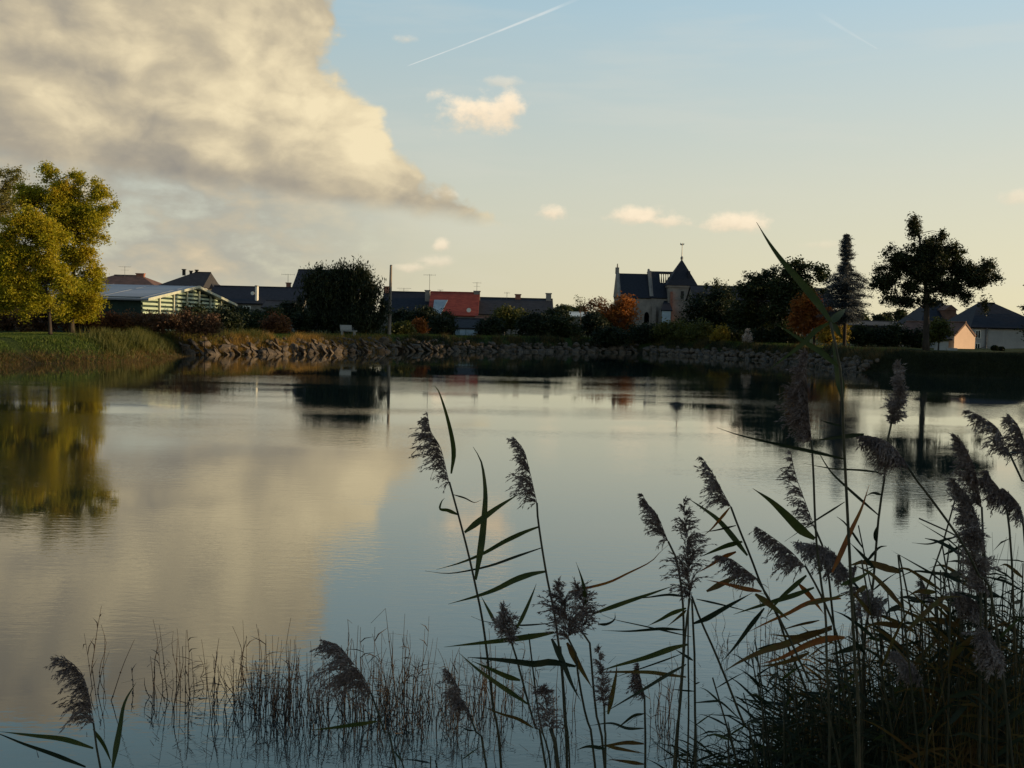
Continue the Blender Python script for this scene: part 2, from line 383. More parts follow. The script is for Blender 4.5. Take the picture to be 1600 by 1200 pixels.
class MB:
    """collects boxes, prisms and tubes into one mesh"""
    def __init__(s): s.v = []; s.f = []
    def poly(s, pts, faces):
        b = len(s.v); s.v += [Vector(p) for p in pts]; s.f += [tuple(b + i for i in f) for f in faces]
    def box(s, x0, y0, z0, x1, y1, z1):
        p = [(x, y, z) for z in (z0, z1) for y in (y0, y1) for x in (x0, x1)]
        s.poly(p, [(0, 2, 3, 1), (4, 5, 7, 6), (0, 1, 5, 4), (2, 6, 7, 3), (0, 4, 6, 2), (1, 3, 7, 5)])
    def slab(s, quad, th):
        """a thick plate under a planar quad (thickness along -normal)"""
        q = [Vector(p) for p in quad]
        n = (q[1] - q[0]).cross(q[-1] - q[0]).normalized() * th
        k = len(q); pts = q + [p - n for p in q]
        fs = [tuple(range(k)), tuple(reversed(range(k, 2 * k)))]
        fs += [(i, i + k, (i + 1) % k + k, (i + 1) % k) for i in range(k)]
        s.poly(pts, fs)
    def tube(s, pts, rad, n=6, cap=True):
        pts = [Vector(p) for p in pts]
        if not hasattr(rad, '__len__'): rad = [rad] * len(pts)
        b = len(s.v); prev = None
        for i, p in enumerate(pts):
            t = (pts[min(i + 1, len(pts) - 1)] - pts[max(i - 1, 0)])
            if t.length < 1e-9: t = Vector((0, 0, 1))
            t.normalize()
            a = (prev - t * prev.dot(t)) if prev is not None else t.orthogonal()
            if a.length < 1e-6: a = t.orthogonal()
            a.normalize(); prev = a; c = t.cross(a)
            for k in range(n):
                th = 2 * math.pi * k / n
                s.v.append(p + (a * math.cos(th) + c * math.sin(th)) * rad[i])
        for i in range(len(pts) - 1):
            for k in range(n):
                s.f.append((b + i * n + k, b + i * n + (k + 1) % n, b + (i + 1) * n + (k + 1) % n, b + (i + 1) * n + k))
        if cap:
            s.f.append(tuple(b + k for k in reversed(range(n))))
            s.f.append(tuple(b + (len(pts) - 1) * n + k for k in range(n)))
    def mesh(s, name, m, smooth=False):
        me = bpy.data.meshes.new(name); me.from_pydata([tuple(v) for v in s.v], [], s.f); me.update()
        me.materials.append(m)
        if smooth: me.shade_smooth()
        return me
    def build(s, name, m, parent=None, smooth=False):
        o = bpy.data.objects.new(name, s.mesh(name, m, smooth)); return link(o, parent)

# ------------------------------------------------------------------ pond outline and terrain
shore_px = [(0, 571), (60, 569), (130, 568), (200, 566), (262, 562), (300, 555), (370, 554), (450, 553), (550, 551),
            (640, 549), (750, 549), (900, 550), (1000, 552), (1080, 556), (1150, 561), (1230, 567), (1290, 575),
            (1340, 582), (1400, 585), (1500, 589), (1600, 593)]
shore = [G(*p) for p in shore_px]
poly = [(p.x, p.y) for p in shore]
poly += [(33, 52), (38, 40), (36, 25), (26, 12), (14, 4.5), (6, 2.4), (0, 1.9), (-6, 2.2), (-16, 4), (-30, 10), (-36, 22), (-34, 36), (-28, 46)]
PA = np.array(poly); PB = np.roll(PA, -1, axis=0)
def sdist(X, Y):
    """distance from the pond edge, negative over water"""
    X = np.asarray(X, float); Y = np.asarray(Y, float)
    best = np.full(X.shape, 1e9); inside = np.zeros(X.shape, bool)
    for (ax, ay), (bx, by) in zip(PA, PB):
        ex, ey = bx - ax, by - ay
        t = np.clip(((X - ax) * ex + (Y - ay) * ey) / (ex * ex + ey * ey), 0, 1)
        best = np.minimum(best, np.hypot(X - ax - t * ex, Y - ay - t * ey))
        c = ((ay > Y) != (by > Y)) & (X < ex * (Y - ay) / (ey + 1e-12) + ax)
        inside ^= c
    return np.where(inside, -best, best)
def hgt(X, Y):
    d = sdist(X, Y)
    s = np.clip((d + 0.4) / 3.4, 0, 1); s = s * s * (3 - 2 * s)
    z = -0.25 + 1.45 * s
    z = np.where(d < 0, np.maximum(-1.4, -0.12 + d * 0.35), z)
    near = (np.asarray(Y) < 15)
    z = np.where((d > 0) & near, np.minimum(z, 0.05 + 0.25 * d), z)
    z = z + np.where(d > 0, 0.06 * np.sin(X * 0.7 + 1.3) * np.sin(Y * 0.53), 0) * s
    return z
def hz(x, y): return float(hgt(np.array([x]), np.array([y]))[0])
gx = np.concatenate([-80 - np.geomspace(4, 3000, 26)[::-1], np.arange(-80, 80.1, 1.0), 80 + np.geomspace(4, 3000, 26)])
gy = np.concatenate([-20 - np.geomspace(4, 600, 14)[::-1], np.arange(-20, 125.1, 1.0), 125 + np.geomspace(4, 4500, 30)])
GX, GY = np.meshgrid(gx, gy)
GZ = hgt(GX, GY)
far = np.clip((np.hypot(GX, GY) - 600) / 3000, 0, 1); GZ = GZ + far * 14
nx, ny = len(gx), len(gy)
idx = np.arange(nx * ny).reshape(ny, nx)
fc = np.stack([idx[:-1, :-1].ravel(), idx[:-1, 1:].ravel(), idx[1:, 1:].ravel(), idx[1:, :-1].ravel()], 1)
g = link(bpy.data.objects.new('ground', npmesh('ground', np.stack([GX.ravel(), GY.ravel(), GZ.ravel()], 1), fc, M['ground'], True)))
tag(g, kind='structure')
wx = np.linspace(-60, 60, 25); wy = np.linspace(-4, 110, 25)
WX, WY = np.meshgrid(wx, wy); wi = np.arange(625).reshape(25, 25)
wf = np.stack([wi[:-1, :-1].ravel(), wi[:-1, 1:].ravel(), wi[1:, 1:].ravel(), wi[1:, :-1].ravel()], 1)
wat = link(bpy.data.objects.new('water', npmesh('water', np.stack([WX.ravel(), WY.ravel(), np.zeros(625)], 1), wf, M['water'])))
tag(wat, kind='structure')

# ------------------------------------------------------------------ houses
def W(px, D): return P(px, 520, D).x
def Z(px, py, D): return P(px, py, D).z
def wall_box(x0, y0, x1, y1, z0, z1, m, parent, name='wall'):
    b = MB(); b.box(x0, y0, z0, x1, y1, z1); return b.build(name, m, parent)
def gabled(name, label, cat, pos, yaw, L, Dp, ze, zr, z0, wallm, roofm, over=0.25, hip=(0, 0), group=None, trim=None):
    """house at pos (front left corner); ridge along local x, length L, depth Dp"""
    t = empty(name, pos, label, cat, group, yaw)
    w_ = MB()
    # body: pentagonal ends when not hipped
    zt = ze
    w_.box(0, 0, z0, L, Dp, zt)
    w_.build('wall', wallm, t)
    if hip[0] == 0 or hip[1] == 0:
        for s_, hx in ((0, hip[0]), (1, hip[1])):
            if hx: continue
            gm = MB()
            xa, xb = (0, 0.25) if s_ == 0 else (L - 0.25, L)
            gm.poly([(xa, 0, zt), (xa, Dp, zt), (xa, Dp / 2, zr - 0.12), (xb, 0, zt), (xb, Dp, zt), (xb, Dp / 2, zr - 0.12)],
                    [(0, 1, 2), (3, 5, 4), (0, 2, 5, 3), (1, 4, 5, 2)])
            gm.build('gable', wallm, t)
    r = MB()
    sl_ = (zr - ze) / (Dp / 2)
    zo = ze - sl_ * over
    xl, xr = (-over, L + over)
    A, B = hip
    th = 0.14
    r.slab([(xl, -over, zo + .05), (xr, -over, zo + .05), (L + over * (1 if not B else 0) - B, Dp / 2, zr + .05), (A - over * (1 if not A else 0), Dp / 2, zr + .05)], th)
    r.slab([(xr, Dp + over, zo + .05), (xl, Dp + over, zo + .05), (A - over * (1 if not A else 0), Dp / 2, zr + .05), (L + over * (1 if not B else 0) - B, Dp / 2, zr + .05)], th)
    if A: r.slab([(xl, Dp + over, zo + .05), (xl, -over, zo + .05), (A, Dp / 2, zr + .05)], th)
    if B: r.slab([(xr, -over, zo + .05), (xr, Dp + over, zo + .05), (L - B, Dp / 2, zr + .05)], th)
    rf = r.build('roof', roofm, t)
    rc = MB(); rc.tube([(A - over * (not A), Dp / 2, zr + .06), (L - B + over * (not B), Dp / 2, zr + .06)], 0.09, 6)
    rc.build('ridge_cap', roofm, rf)
    return t, rf
def chimney(t, x, y, z0, z1, wx_=0.6, wy_=0.5, m=None, cap=True, parent=None):
    b = MB(); b.box(x - wx_ / 2, y - wy_ / 2, z0, x + wx_ / 2, y + wy_ / 2, z1)
    if cap: b.box(x - wx_ / 2 - .07, y - wy_ / 2 - .07, z1, x + wx_ / 2 + .07, y + wy_ / 2 + .07, z1 + .12)
    o = b.build('chimney', m or M['brick'], parent or t)
    return o
def aerial(px, py0, py1, D, label, wpx=12, kind=0):
    base = P(px, py1, D); top = P(px, py0, D)
    t = empty('tv_aerial', base, label, 'aerial', 'television aerials on the village roofs')
    H = top.z - base.z; wd = wpx * D / F
    b = MB(); b.tube([(0, 0, -0.5), (0, 0, H)], 0.025, 5); b.build('mast', M['metal'], t)
    b = MB(); b.tube([(-wd, 0, H * .94), (wd, 0, H * .94)], 0.018, 4)
    for k in range(7):
        x = -wd + 2 * wd * k / 6
        b.tube([(x, -.22, H * .94 + .02), (x, .22, H * .94 + .02)], 0.01, 4)
        if kind == 0 and k % 2 == 0: b.tube([(x, 0, H * .94 - .12), (x, 0, H * .94 + .12)], 0.01, 4)
    if kind == 1: b.tube([(-wd * .7, 0, H * .6), (wd * .7, 0, H * .6)], 0.014, 4)
    b.build('antenna', M['metal'], t)
def house_px(name, label, x0, x1, yr, ye, D, deep, wallm, roofm, hip=(0, 0), z0=0.9, cat='house', over=0.25):
    """front eave line at distance D between directions x0 and x1; ridge seen at yr"""
    xa, xb = W(x0, D), W(x1, D)
    xm = (x0 + x1) / 2
    ze = Z(xm, ye, D); zr = Z(xm, yr, D + deep / 2)
    t, rf = gabled(name, label, cat, (xa, D, 0), 0, xb - xa, deep, ze, zr, z0, wallm, roofm, over, hip)
    return t, rf, xa, xb, ze, zr
def window(t, x, z0, z1, wd, y=-0.03, m=None):
    b = MB()
    for q in ((x - wd / 2, z0, x - wd / 2 + .08, z1), (x + wd / 2 - .08, z0, x + wd / 2, z1), (x - wd / 2 + .08, z0, x + wd / 2 - .08, z0 + .08), (x - wd / 2 + .08, z1 - .08, x + wd / 2 - .08, z1)):
        b.box(q[0], y - .04, q[1], q[2], y + .10, q[3])
    f = b.build('window', M['trim'], t)
    b = MB(); b.box(x - wd / 2 + .08, y + .03, z0 + .08, x + wd / 2 - .08, y + .06, z1 - .08); b.build('pane', M['pane'], f)
    b = MB(); b.box(x - .03, y - .02, z0 + .08, x + .03, y + .028, z1 - .08); b.build('glazing_bar', M['trim'], f)

# left hand village
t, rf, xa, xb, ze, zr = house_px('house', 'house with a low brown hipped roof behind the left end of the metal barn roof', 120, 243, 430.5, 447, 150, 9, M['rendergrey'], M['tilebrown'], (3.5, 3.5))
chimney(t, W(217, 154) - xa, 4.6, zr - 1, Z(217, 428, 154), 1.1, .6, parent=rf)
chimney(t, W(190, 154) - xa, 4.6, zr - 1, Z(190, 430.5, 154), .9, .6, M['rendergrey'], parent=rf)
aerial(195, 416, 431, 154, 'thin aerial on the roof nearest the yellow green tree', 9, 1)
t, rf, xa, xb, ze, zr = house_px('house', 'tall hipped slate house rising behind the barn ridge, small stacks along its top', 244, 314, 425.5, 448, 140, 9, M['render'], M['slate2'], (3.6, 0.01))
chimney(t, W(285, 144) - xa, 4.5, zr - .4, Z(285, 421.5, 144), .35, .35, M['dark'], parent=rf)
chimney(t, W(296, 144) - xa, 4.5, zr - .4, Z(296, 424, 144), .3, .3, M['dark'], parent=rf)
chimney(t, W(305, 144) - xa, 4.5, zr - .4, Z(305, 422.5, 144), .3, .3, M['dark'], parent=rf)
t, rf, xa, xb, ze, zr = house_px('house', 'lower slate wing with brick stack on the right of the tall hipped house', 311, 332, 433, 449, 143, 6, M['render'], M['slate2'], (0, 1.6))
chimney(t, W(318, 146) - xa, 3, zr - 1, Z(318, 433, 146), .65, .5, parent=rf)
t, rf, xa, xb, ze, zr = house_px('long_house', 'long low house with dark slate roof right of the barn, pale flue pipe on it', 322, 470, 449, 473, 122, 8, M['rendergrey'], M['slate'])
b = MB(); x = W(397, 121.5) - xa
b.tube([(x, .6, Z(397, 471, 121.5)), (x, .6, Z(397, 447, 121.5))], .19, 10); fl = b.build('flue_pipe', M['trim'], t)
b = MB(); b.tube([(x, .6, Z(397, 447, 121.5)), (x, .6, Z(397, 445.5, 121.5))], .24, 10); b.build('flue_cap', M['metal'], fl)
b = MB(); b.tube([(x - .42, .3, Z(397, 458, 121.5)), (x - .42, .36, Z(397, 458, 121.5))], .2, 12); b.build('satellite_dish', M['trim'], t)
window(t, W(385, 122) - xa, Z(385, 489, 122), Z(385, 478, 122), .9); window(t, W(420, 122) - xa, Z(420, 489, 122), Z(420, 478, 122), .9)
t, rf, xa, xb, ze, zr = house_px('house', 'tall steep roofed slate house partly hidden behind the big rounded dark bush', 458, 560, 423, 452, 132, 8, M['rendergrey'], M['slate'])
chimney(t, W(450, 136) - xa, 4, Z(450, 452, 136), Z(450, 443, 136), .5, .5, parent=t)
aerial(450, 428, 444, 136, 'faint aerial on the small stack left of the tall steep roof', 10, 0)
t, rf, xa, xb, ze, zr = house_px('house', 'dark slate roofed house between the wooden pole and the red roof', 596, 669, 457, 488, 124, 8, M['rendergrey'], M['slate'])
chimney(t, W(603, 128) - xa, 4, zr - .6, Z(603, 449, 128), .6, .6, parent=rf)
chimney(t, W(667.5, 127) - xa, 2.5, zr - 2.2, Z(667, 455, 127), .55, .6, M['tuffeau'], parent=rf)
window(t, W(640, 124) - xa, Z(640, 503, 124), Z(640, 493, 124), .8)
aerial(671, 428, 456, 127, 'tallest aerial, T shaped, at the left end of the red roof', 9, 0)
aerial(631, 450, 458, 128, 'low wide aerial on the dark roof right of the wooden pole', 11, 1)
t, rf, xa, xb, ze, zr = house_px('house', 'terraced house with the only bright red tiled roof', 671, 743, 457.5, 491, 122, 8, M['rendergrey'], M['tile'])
b = MB(); x0_, x1_ = W(674, 121) - xa, W(693, 121) - xa
sl_ = (zr - ze) / 4.0
def onroof(x, v): return (x, v, ze + sl_ * v + .09)
b.slab([onroof(x0_, -.2), onroof(x1_ - .4, -.2), onroof(x1_ + .2, 2.4), onroof(x0_, 2.4)], -.05)
b.build('roof_sheet', M['bluegrey'], rf)
chimney(t, W(744, 126) - xa, 4, zr - .8, Z(744, 456, 126), .7, .6, M['tuffeau'], parent=rf)
b = MB(); b.tube([(W(731, 121) - xa, .2, ze + .5), (W(731, 121) - xa, .26, ze + .5)], .25, 12); b.build('satellite_dish', M['trim'], t)
aerial(745, 441, 457, 126, 'branched aerial on the stack at the right end of the red roof', 7, 1)
aerial(688, 453, 458, 126, 'small aerial above the left half of the red roof', 4, 0)
t, rf, xa, xb, ze, zr = house_px('house', 'long grey roofed house right of the red roof, its right gable end sunlit', 747, 861, 467, 491, 124, 8.5, M['tuffeau'], M['slate2'])
chimney(t, W(808, 128) - xa, 4.25, zr - .8, Z(808, 461, 128), .65, .6, parent=rf)
chimney(t, xb - xa - .25, 4.25, zr - 1.2, Z(858, 459.5, 128), .6, .9, M['tuffeau'], parent=rf)
window(t, W(775, 124) - xa, Z(775, 506, 124), Z(775, 497, 124), .8)
aerial(792, 457, 468, 128, 'thin aerial left of the middle stack on the long grey roof', 4, 0)
# garden shed with pale doors
t, rf, xa, xb, ze, zr = house_px('garden_shed', 'small grey shed with pale blue double doors below the red roofed house', 711, 752, 499, 512, 106, 5, M['bluegrey'], M['slate2'], cat='shed', z0=0.95, over=.2)
for a_, b_ in ((719, 727), (728.5, 741.5)):
    b = MB(); b.box(W(a_, 106) - xa, -.07, 1.15, W(b_, 106) - xa, -.02, Z(730, 513, 106)); b.build('door', M['bluewhite'], t)
t, rf, xa, xb, ze, zr = house_px('garden_shed', 'low lean shed with brown tiles right of the pale blue doors', 744, 788, 496, 509, 114, 4, M['tuffeau'], M['tilebrown'], cat='shed', z0=0.95)
t, rf, xa, xb, ze, zr = house_px('garden_shed', 'little pale shed seen through the bushes under the dark slate roof right of the pole', 624, 640, 503, 508, 112, 3, M['bluewhite'], M['bluegrey'], cat='shed', z0=0.95)
t, rf, xa, xb, ze, zr = house_px('garden_shed', 'low pale roofed shed between the long grey roof and the orange tree', 893, 925, 489, 494, 140, 5, M['rendergrey'], M['trim'], cat='shed')
t, rf, xa, xb, ze, zr = house_px('garden_shed', 'small dim shed with ridge below the flue pipe roof, left of the dark bush', 412, 452, 471, 480, 104, 4, M['rendergrey'], M['slate2'], cat='shed')

# green barn with gable of boards facing the sun
bx, by0, by1 = W(223, 75), 75.0, 98.0
zb0 = 1.0; zeave = Z(223, 464, 75); zrid = Z(292, 446.5, 86)
barn = empty('barn', (bx, by0, 0), 'long low green boarded barn with a pale metal roof, part of its gable sunlit', 'barn')
bw = by1 - by0; BL = 34.0
b = MB(); b.box(-BL, 0, zb0, -.12, bw, zeave - .05)
b.poly([(-BL, 0, zeave - .05), (-BL, bw, zeave - .05), (-BL, bw / 2, zrid - .2), (-.12, 0, zeave - .05), (-.12, bw, zeave - .05), (-.12, bw / 2, zrid - .2)],
       [(0, 1, 2), (3, 5, 4), (0, 2, 5, 3), (1, 4, 5, 2)])
b.build('wall', M['boardgap'], barn)
def roofz(y): return zeave + (zrid - zeave) * (1 - abs(y - bw / 2) / (bw / 2))
zlo = 1.3
k = 0
bm_ = M['board']
for i in range(16):
    z = zlo + i * 0.31
    if z > zrid - .25: break
    # board spans where it lies below the roof line
    hwid = bw / 2 if z + .12 < zeave - .1 else (bw / 2) * (zrid - .2 - (z + .12)) / (zrid - zeave)
    ya, yb = bw / 2 - hwid, bw / 2 + hwid
    if yb - ya < .6: break
    mb_ = MB(); mb_.poly([(-.02, ya, z), (.02, ya, z + .02), (-.02, ya, z + .17), (-.06, ya, z + .165), (-.02, yb, z), (.02, yb, z + .02), (-.02, yb, z + .17), (-.06, yb, z + .165)],
                         [(0, 3, 2, 1), (4, 5, 6, 7), (0, 1, 5, 4), (1, 2, 6, 5), (2, 3, 7, 6), (3, 0, 4, 7)])
    mb_.build('cladding_board', M['board'], barn)
for i in range(1, 7):
    y = bw * i / 7.0
    mb_ = MB(); mb_.box(.03, y - .1, 1.0, .14, y + .1, roofz(y) - .18); mb_.build('post', M['boardpale'], barn)
mb_ = MB(); ov = .5
mb_.slab([(-BL - ov, -ov, roofz(0) - .12), (ov, -ov, roofz(0) - .12), (ov, bw / 2, zrid), (-BL - ov, bw / 2, zrid)], .12)
mb_.slab([(ov, bw + ov, roofz(bw) - .12), (-BL - ov, bw + ov, roofz(bw) - .12), (-BL - ov, bw / 2, zrid), (ov, bw / 2, zrid)], .12)
rf = mb_.build('roof', M['zinc'], barn)
mb_ = MB()
for i in range(12):
    x = -BL + i * (BL / 11)
    mb_.tube([(x, -ov, roofz(0) - .09), (x, bw / 2, zrid + .03)], .014, 4)
mb_.build('roof_rib', M['zinc'], rf)['kind'] = 'stuff'
for sgn in (0, 1):
    mb_ = MB()
    y0_, y1_ = (-ov, bw / 2) if sgn == 0 else (bw / 2, bw + ov)
    za, zb_ = (roofz(0) - .14, zrid - .02) if sgn == 0 else (zrid - .02, roofz(bw) - .14)
    mb_.poly([(ov + .002, y0_, za - .13), (ov + .06, y0_, za - .13), (ov + .06, y0_, za + .06), (ov + .002, y0_, za + .06),
              (ov + .002, y1_, zb_ - .13), (ov + .06, y1_, zb_ - .13), (ov + .06, y1_, zb_ + .06), (ov + .002, y1_, zb_ + .06)],
             [(0, 1, 2, 3), (4, 7, 6, 5), (0, 4, 5, 1), (1, 5, 6, 2), (2, 6, 7, 3), (3, 7, 4, 0)])
    mb_.build('verge_board', M['boardpale'], barn)

# church
CD = 230.0
def cx(px): return W(px, CD)
ch = empty('church', (0, CD, 0), 'stone church with steep slate roofs and a square tower under a pointed spire', 'church')
def cz(px, py, d=CD): return Z(px, py, d)
def nave(x0, x1, ridge_py, eave_py, mx, hole=None):
    xa_, xb_ = cx(x0), cx(x1); ze_ = cz(mx, eave_py); zr_ = cz(mx, ridge_py, CD + 5)
    b = MB(); b.box(xa_, 0, 0.8, xb_, 10, ze_)
    b.poly([(xa_, 0, ze_), (xa_, 10, ze_), (xa_, 5, zr_ + .1), (xa_ + .5, 0, ze_), (xa_ + .5, 10, ze_), (xa_ + .5, 5, zr_ + .1)],
           [(0, 1, 2), (3, 5, 4), (0, 2, 5, 3), (1, 4, 5, 2)])
    b.build('nave_wall', M['tuffeau'], ch)
    r = MB(); sl__ = (zr_ - ze_) / 5
    def front(u0, u1, v0, v1): r.slab([(u0, v0, ze_ + sl__ * v0), (u1, v0, ze_ + sl__ * v0), (u1, v1, ze_ + sl__ * v1), (u0, v1, ze_ + sl__ * v1)], .2)
    def back(u0, u1, v0, v1): r.slab([(u1, 10 - v0, ze_ + sl__ * v0), (u0, 10 - v0, ze_ + sl__ * v0), (u0, 10 - v1, ze_ + sl__ * v1), (u1, 10 - v1, ze_ + sl__ * v1)], .2)
    if hole is None:
        front(xa_ - .1, xb_, -.3, 5); back(xa_ - .1, xb_, -.3, 5)
    else:
        h0, h1, vb, vt = hole
        for fn in (front, back):
            fn(xa_ - .1, h0, -.3, 5); fn(h1, xb_, -.3, 5); fn(h0, h1, -.3, vb); fn(h0, h1, vt, 5)
    rf_ = r.build('roof', M['slate'], ch)
    return rf_, ze_, zr_, sl__
nave(965, 1015.5, 427.5, 463, 990)
rf, ze_, zr_, s_ = nave(1015.5, 1056, 424, 463, 1030, hole=(cx(1032), cx(1049.5), 2.7, 4.6))
for i in range(5):
    x = cx(1032) + (cx(1049.5) - cx(1032)) * (i + .25) / 5
    b = MB()
    b.tube([(x, 2.6, ze_ + s_ * 2.6 - .05), (x + .35, 4.7, ze_ + s_ * 4.7 - .05)], .09, 4)
    b.tube([(x + .9, 10 - 2.6, ze_ + s_ * 2.6 - .05), (x + .35, 10 - 4.7, ze_ + s_ * 4.7 - .05)], .09, 4)
    b.build('rafter', M['dark'], rf)
# gable parapets and finial
for px, pt, ptop in ((966, 425, 412), (1016, 422.5, 420)):
    x = cx(px); b = MB(); zt = cz(px, pt, CD + 5)
    b.poly([(x - .35, -.3, cz(px, 463)), (x - .35, 5, zt + .3), (x - .35, 10.3, cz(px, 463)), (x + .1, -.3, cz(px, 463)), (x + .1, 5, zt + .3), (x + .1, 10.3, cz(px, 463))],
           [(0, 2, 1), (3, 4, 5), (0, 1, 4, 3), (1, 2, 5, 4), (0, 3, 5, 2)])
    b.box(x - .5, 4.6, zt - .4, x + .25, 5.4, cz(px, ptop + 6, CD + 5) )
    b.tube([(x - .1, 5, zt), (x - .1, 5, cz(px, ptop, CD + 5))], [.22, .1], 6)
    b.build('gable_parapet', M['tuffeau'], ch)
# west window lit and buttress
b = MB()
x = cx(1009.5); zz_ = cz(1009, 504)
arch = [(x - .5, -.06, zz_)] + [(x + .5 * math.cos(a), -.06, cz(1009, 494) + .9 * math.sin(a)) for a in np.linspace(math.pi, 0, 9)] + [(x + .5, -.06, zz_)]
b.poly(arch, [tuple(range(len(arch)))]); b.slab(list(reversed(arch)), .1)
b.build('window', M['pane'], ch)
for px in (975, 1020, 1038):
    b = MB(); x = cx(px); b.box(x - .4, -1.0, .8, x + .4, -.02, cz(px, 478)); b.build('buttress', M['tuffeau'], ch)
# tower
tx0, tx1 = cx(1041), cx(1083); tw = tx1 - tx0; ty0 = -1.2
zt0 = cz(1062, 449.5)
b = MB(); b.box(tx0, ty0, .8, tx1, ty0 + tw, zt0); b.build('tower_wall', M['tuffeau'], ch)
b = MB(); b.box(tx0 - .1, ty0 - .1, cz(1062, 469), tx1 + .1, ty0 + tw + .1, cz(1062, 468)); b.build('string_course', M['tuffeau'], ch)
b = MB(); b.box(tx0 - .25, ty0 - .25, zt0 + .002, tx1 + .25, ty0 + tw + .25, zt0 + .4); b.build('cornice', M['tuffeau'], ch)
sx, sy = cx(1063.5), ty0 + tw / 2; zs = cz(1063, 405, CD + 2)
b = MB(); e = .45
q = [(tx0 - e, ty0 - e), (tx1 + e, ty0 - e), (tx1 + e, ty0 + tw + e), (tx0 - e, ty0 + tw + e)]
q2 = [(sx + (x - sx) * .62, sy + (y - sy) * .62) for x, y in q]; zm = zt0 + .4 + (zs - zt0) * .36
pts = [(x, y, zt0 + .41) for x, y in q] + [(x, y, zm) for x, y in q2] + [(sx, sy, zs)]
b.poly(pts, [(0, 1, 5, 4), (1, 2, 6, 5), (2, 3, 7, 6), (3, 0, 4, 7), (4, 5, 8), (5, 6, 8), (6, 7, 8), (7, 4, 8), (3, 2, 1, 0)])
spire = b.build('spire', M['slate'], ch)
b = MB(); b.tube([(sx, sy, zs - .4), (sx, sy, cz(1063, 380, CD + 2))], [.12, .05], 6)
b.tube([(sx, sy, zs - .1), (sx, sy, zs + .35), (sx, sy, zs + .7)], [.28, .3, .05], 8)
zc = cz(1063, 382, CD + 2); b.poly([(sx - .45, sy, zc - .1), (sx + .1, sy, zc - .25), (sx + .5, sy, zc + .15), (sx + .1, sy, zc + .2), (sx - .1, sy, zc + .05), (sx - .4, sy, zc + .35),
                                   (sx - .45, sy + .06, zc - .1), (sx + .1, sy + .06, zc - .25), (sx + .5, sy + .06, zc + .15), (sx + .1, sy + .06, zc + .2), (sx - .1, sy + .06, zc + .05), (sx - .4, sy + .06, zc + .35)],
                                  [(0, 1, 2, 3, 4, 5), (11, 10, 9, 8, 7, 6), (0, 6, 7, 1), (1, 7, 8, 2), (2, 8, 9, 3), (3, 9, 10, 4), (4, 10, 11, 5), (5, 11, 6, 0)])
b.build('weathercock', M['metal'], spire)
b = MB(); b.box(cx(1071), ty0 + .4, zm - 1.6, cx(1074.5), ty0 + 1.6, zm + .9); b.build('dormer', M['slate'], spire)
b = MB(); b.box(cx(1060.5), ty0 - .05, cz(1062, 467), cx(1065), ty0 + .2, cz(1062, 455)); b.build('belfry_opening', M['dark'], ch)
b = MB(); b.box(cx(1044), ty0 - .5, .8, cx(1047.5), ty0 - .02, cz(1046, 456)); b.build('brick_stack', M['brick'], ch)
# side chapel with pale door
b = MB(); b.box(cx(1027), -5, .8, cx(1043), -.02, cz(1035, 484, CD - 5)); b.build('chapel_wall', M['rendergrey'], ch)
b = MB(); b.slab([(cx(1026), -5.3, cz(1035, 484.5, CD - 5)), (cx(1044), -5.3, cz(1035, 484.5, CD - 5)), (cx(1044), -.02, cz(1037, 470)), (cx(1036), -.02, cz(1037, 470))], .2)
b.build('chapel_roof', M['slate'], ch)
b = MB(); b.box(cx(1028.5), -5.1, .9, cx(1041.5), -5.02, cz(1035, 485.5, CD - 5)); b.build('door', M['bluewhite'], ch)
# long hall behind the trees, right of the church
house_px('hall', 'long dark roofed hall stretching right from the church tower behind the trees', 1084, 1300, 449, 470, 215, 10, M['rendergrey'], M['slate'], cat='hall')
# right hand houses
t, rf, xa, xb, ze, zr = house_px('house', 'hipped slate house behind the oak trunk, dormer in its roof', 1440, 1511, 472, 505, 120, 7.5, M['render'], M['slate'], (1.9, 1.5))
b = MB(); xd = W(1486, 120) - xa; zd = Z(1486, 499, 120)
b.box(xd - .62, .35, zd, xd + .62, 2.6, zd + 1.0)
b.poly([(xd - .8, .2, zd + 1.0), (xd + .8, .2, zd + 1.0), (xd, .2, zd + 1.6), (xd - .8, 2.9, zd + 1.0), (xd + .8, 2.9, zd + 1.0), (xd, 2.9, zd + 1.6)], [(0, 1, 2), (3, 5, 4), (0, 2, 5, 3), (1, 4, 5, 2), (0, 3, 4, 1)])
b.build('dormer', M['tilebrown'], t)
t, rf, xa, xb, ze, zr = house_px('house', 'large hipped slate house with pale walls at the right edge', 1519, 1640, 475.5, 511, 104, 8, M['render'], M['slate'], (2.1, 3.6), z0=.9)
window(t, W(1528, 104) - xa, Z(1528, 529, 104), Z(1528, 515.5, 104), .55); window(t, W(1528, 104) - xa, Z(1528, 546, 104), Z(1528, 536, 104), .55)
b = MB(); x = W(1541, 104) - xa; b.tube([(x, -.1, 1.0), (x, -.1, ze - .1)], .11, 8); b.build('downpipe', M['metal'], t)
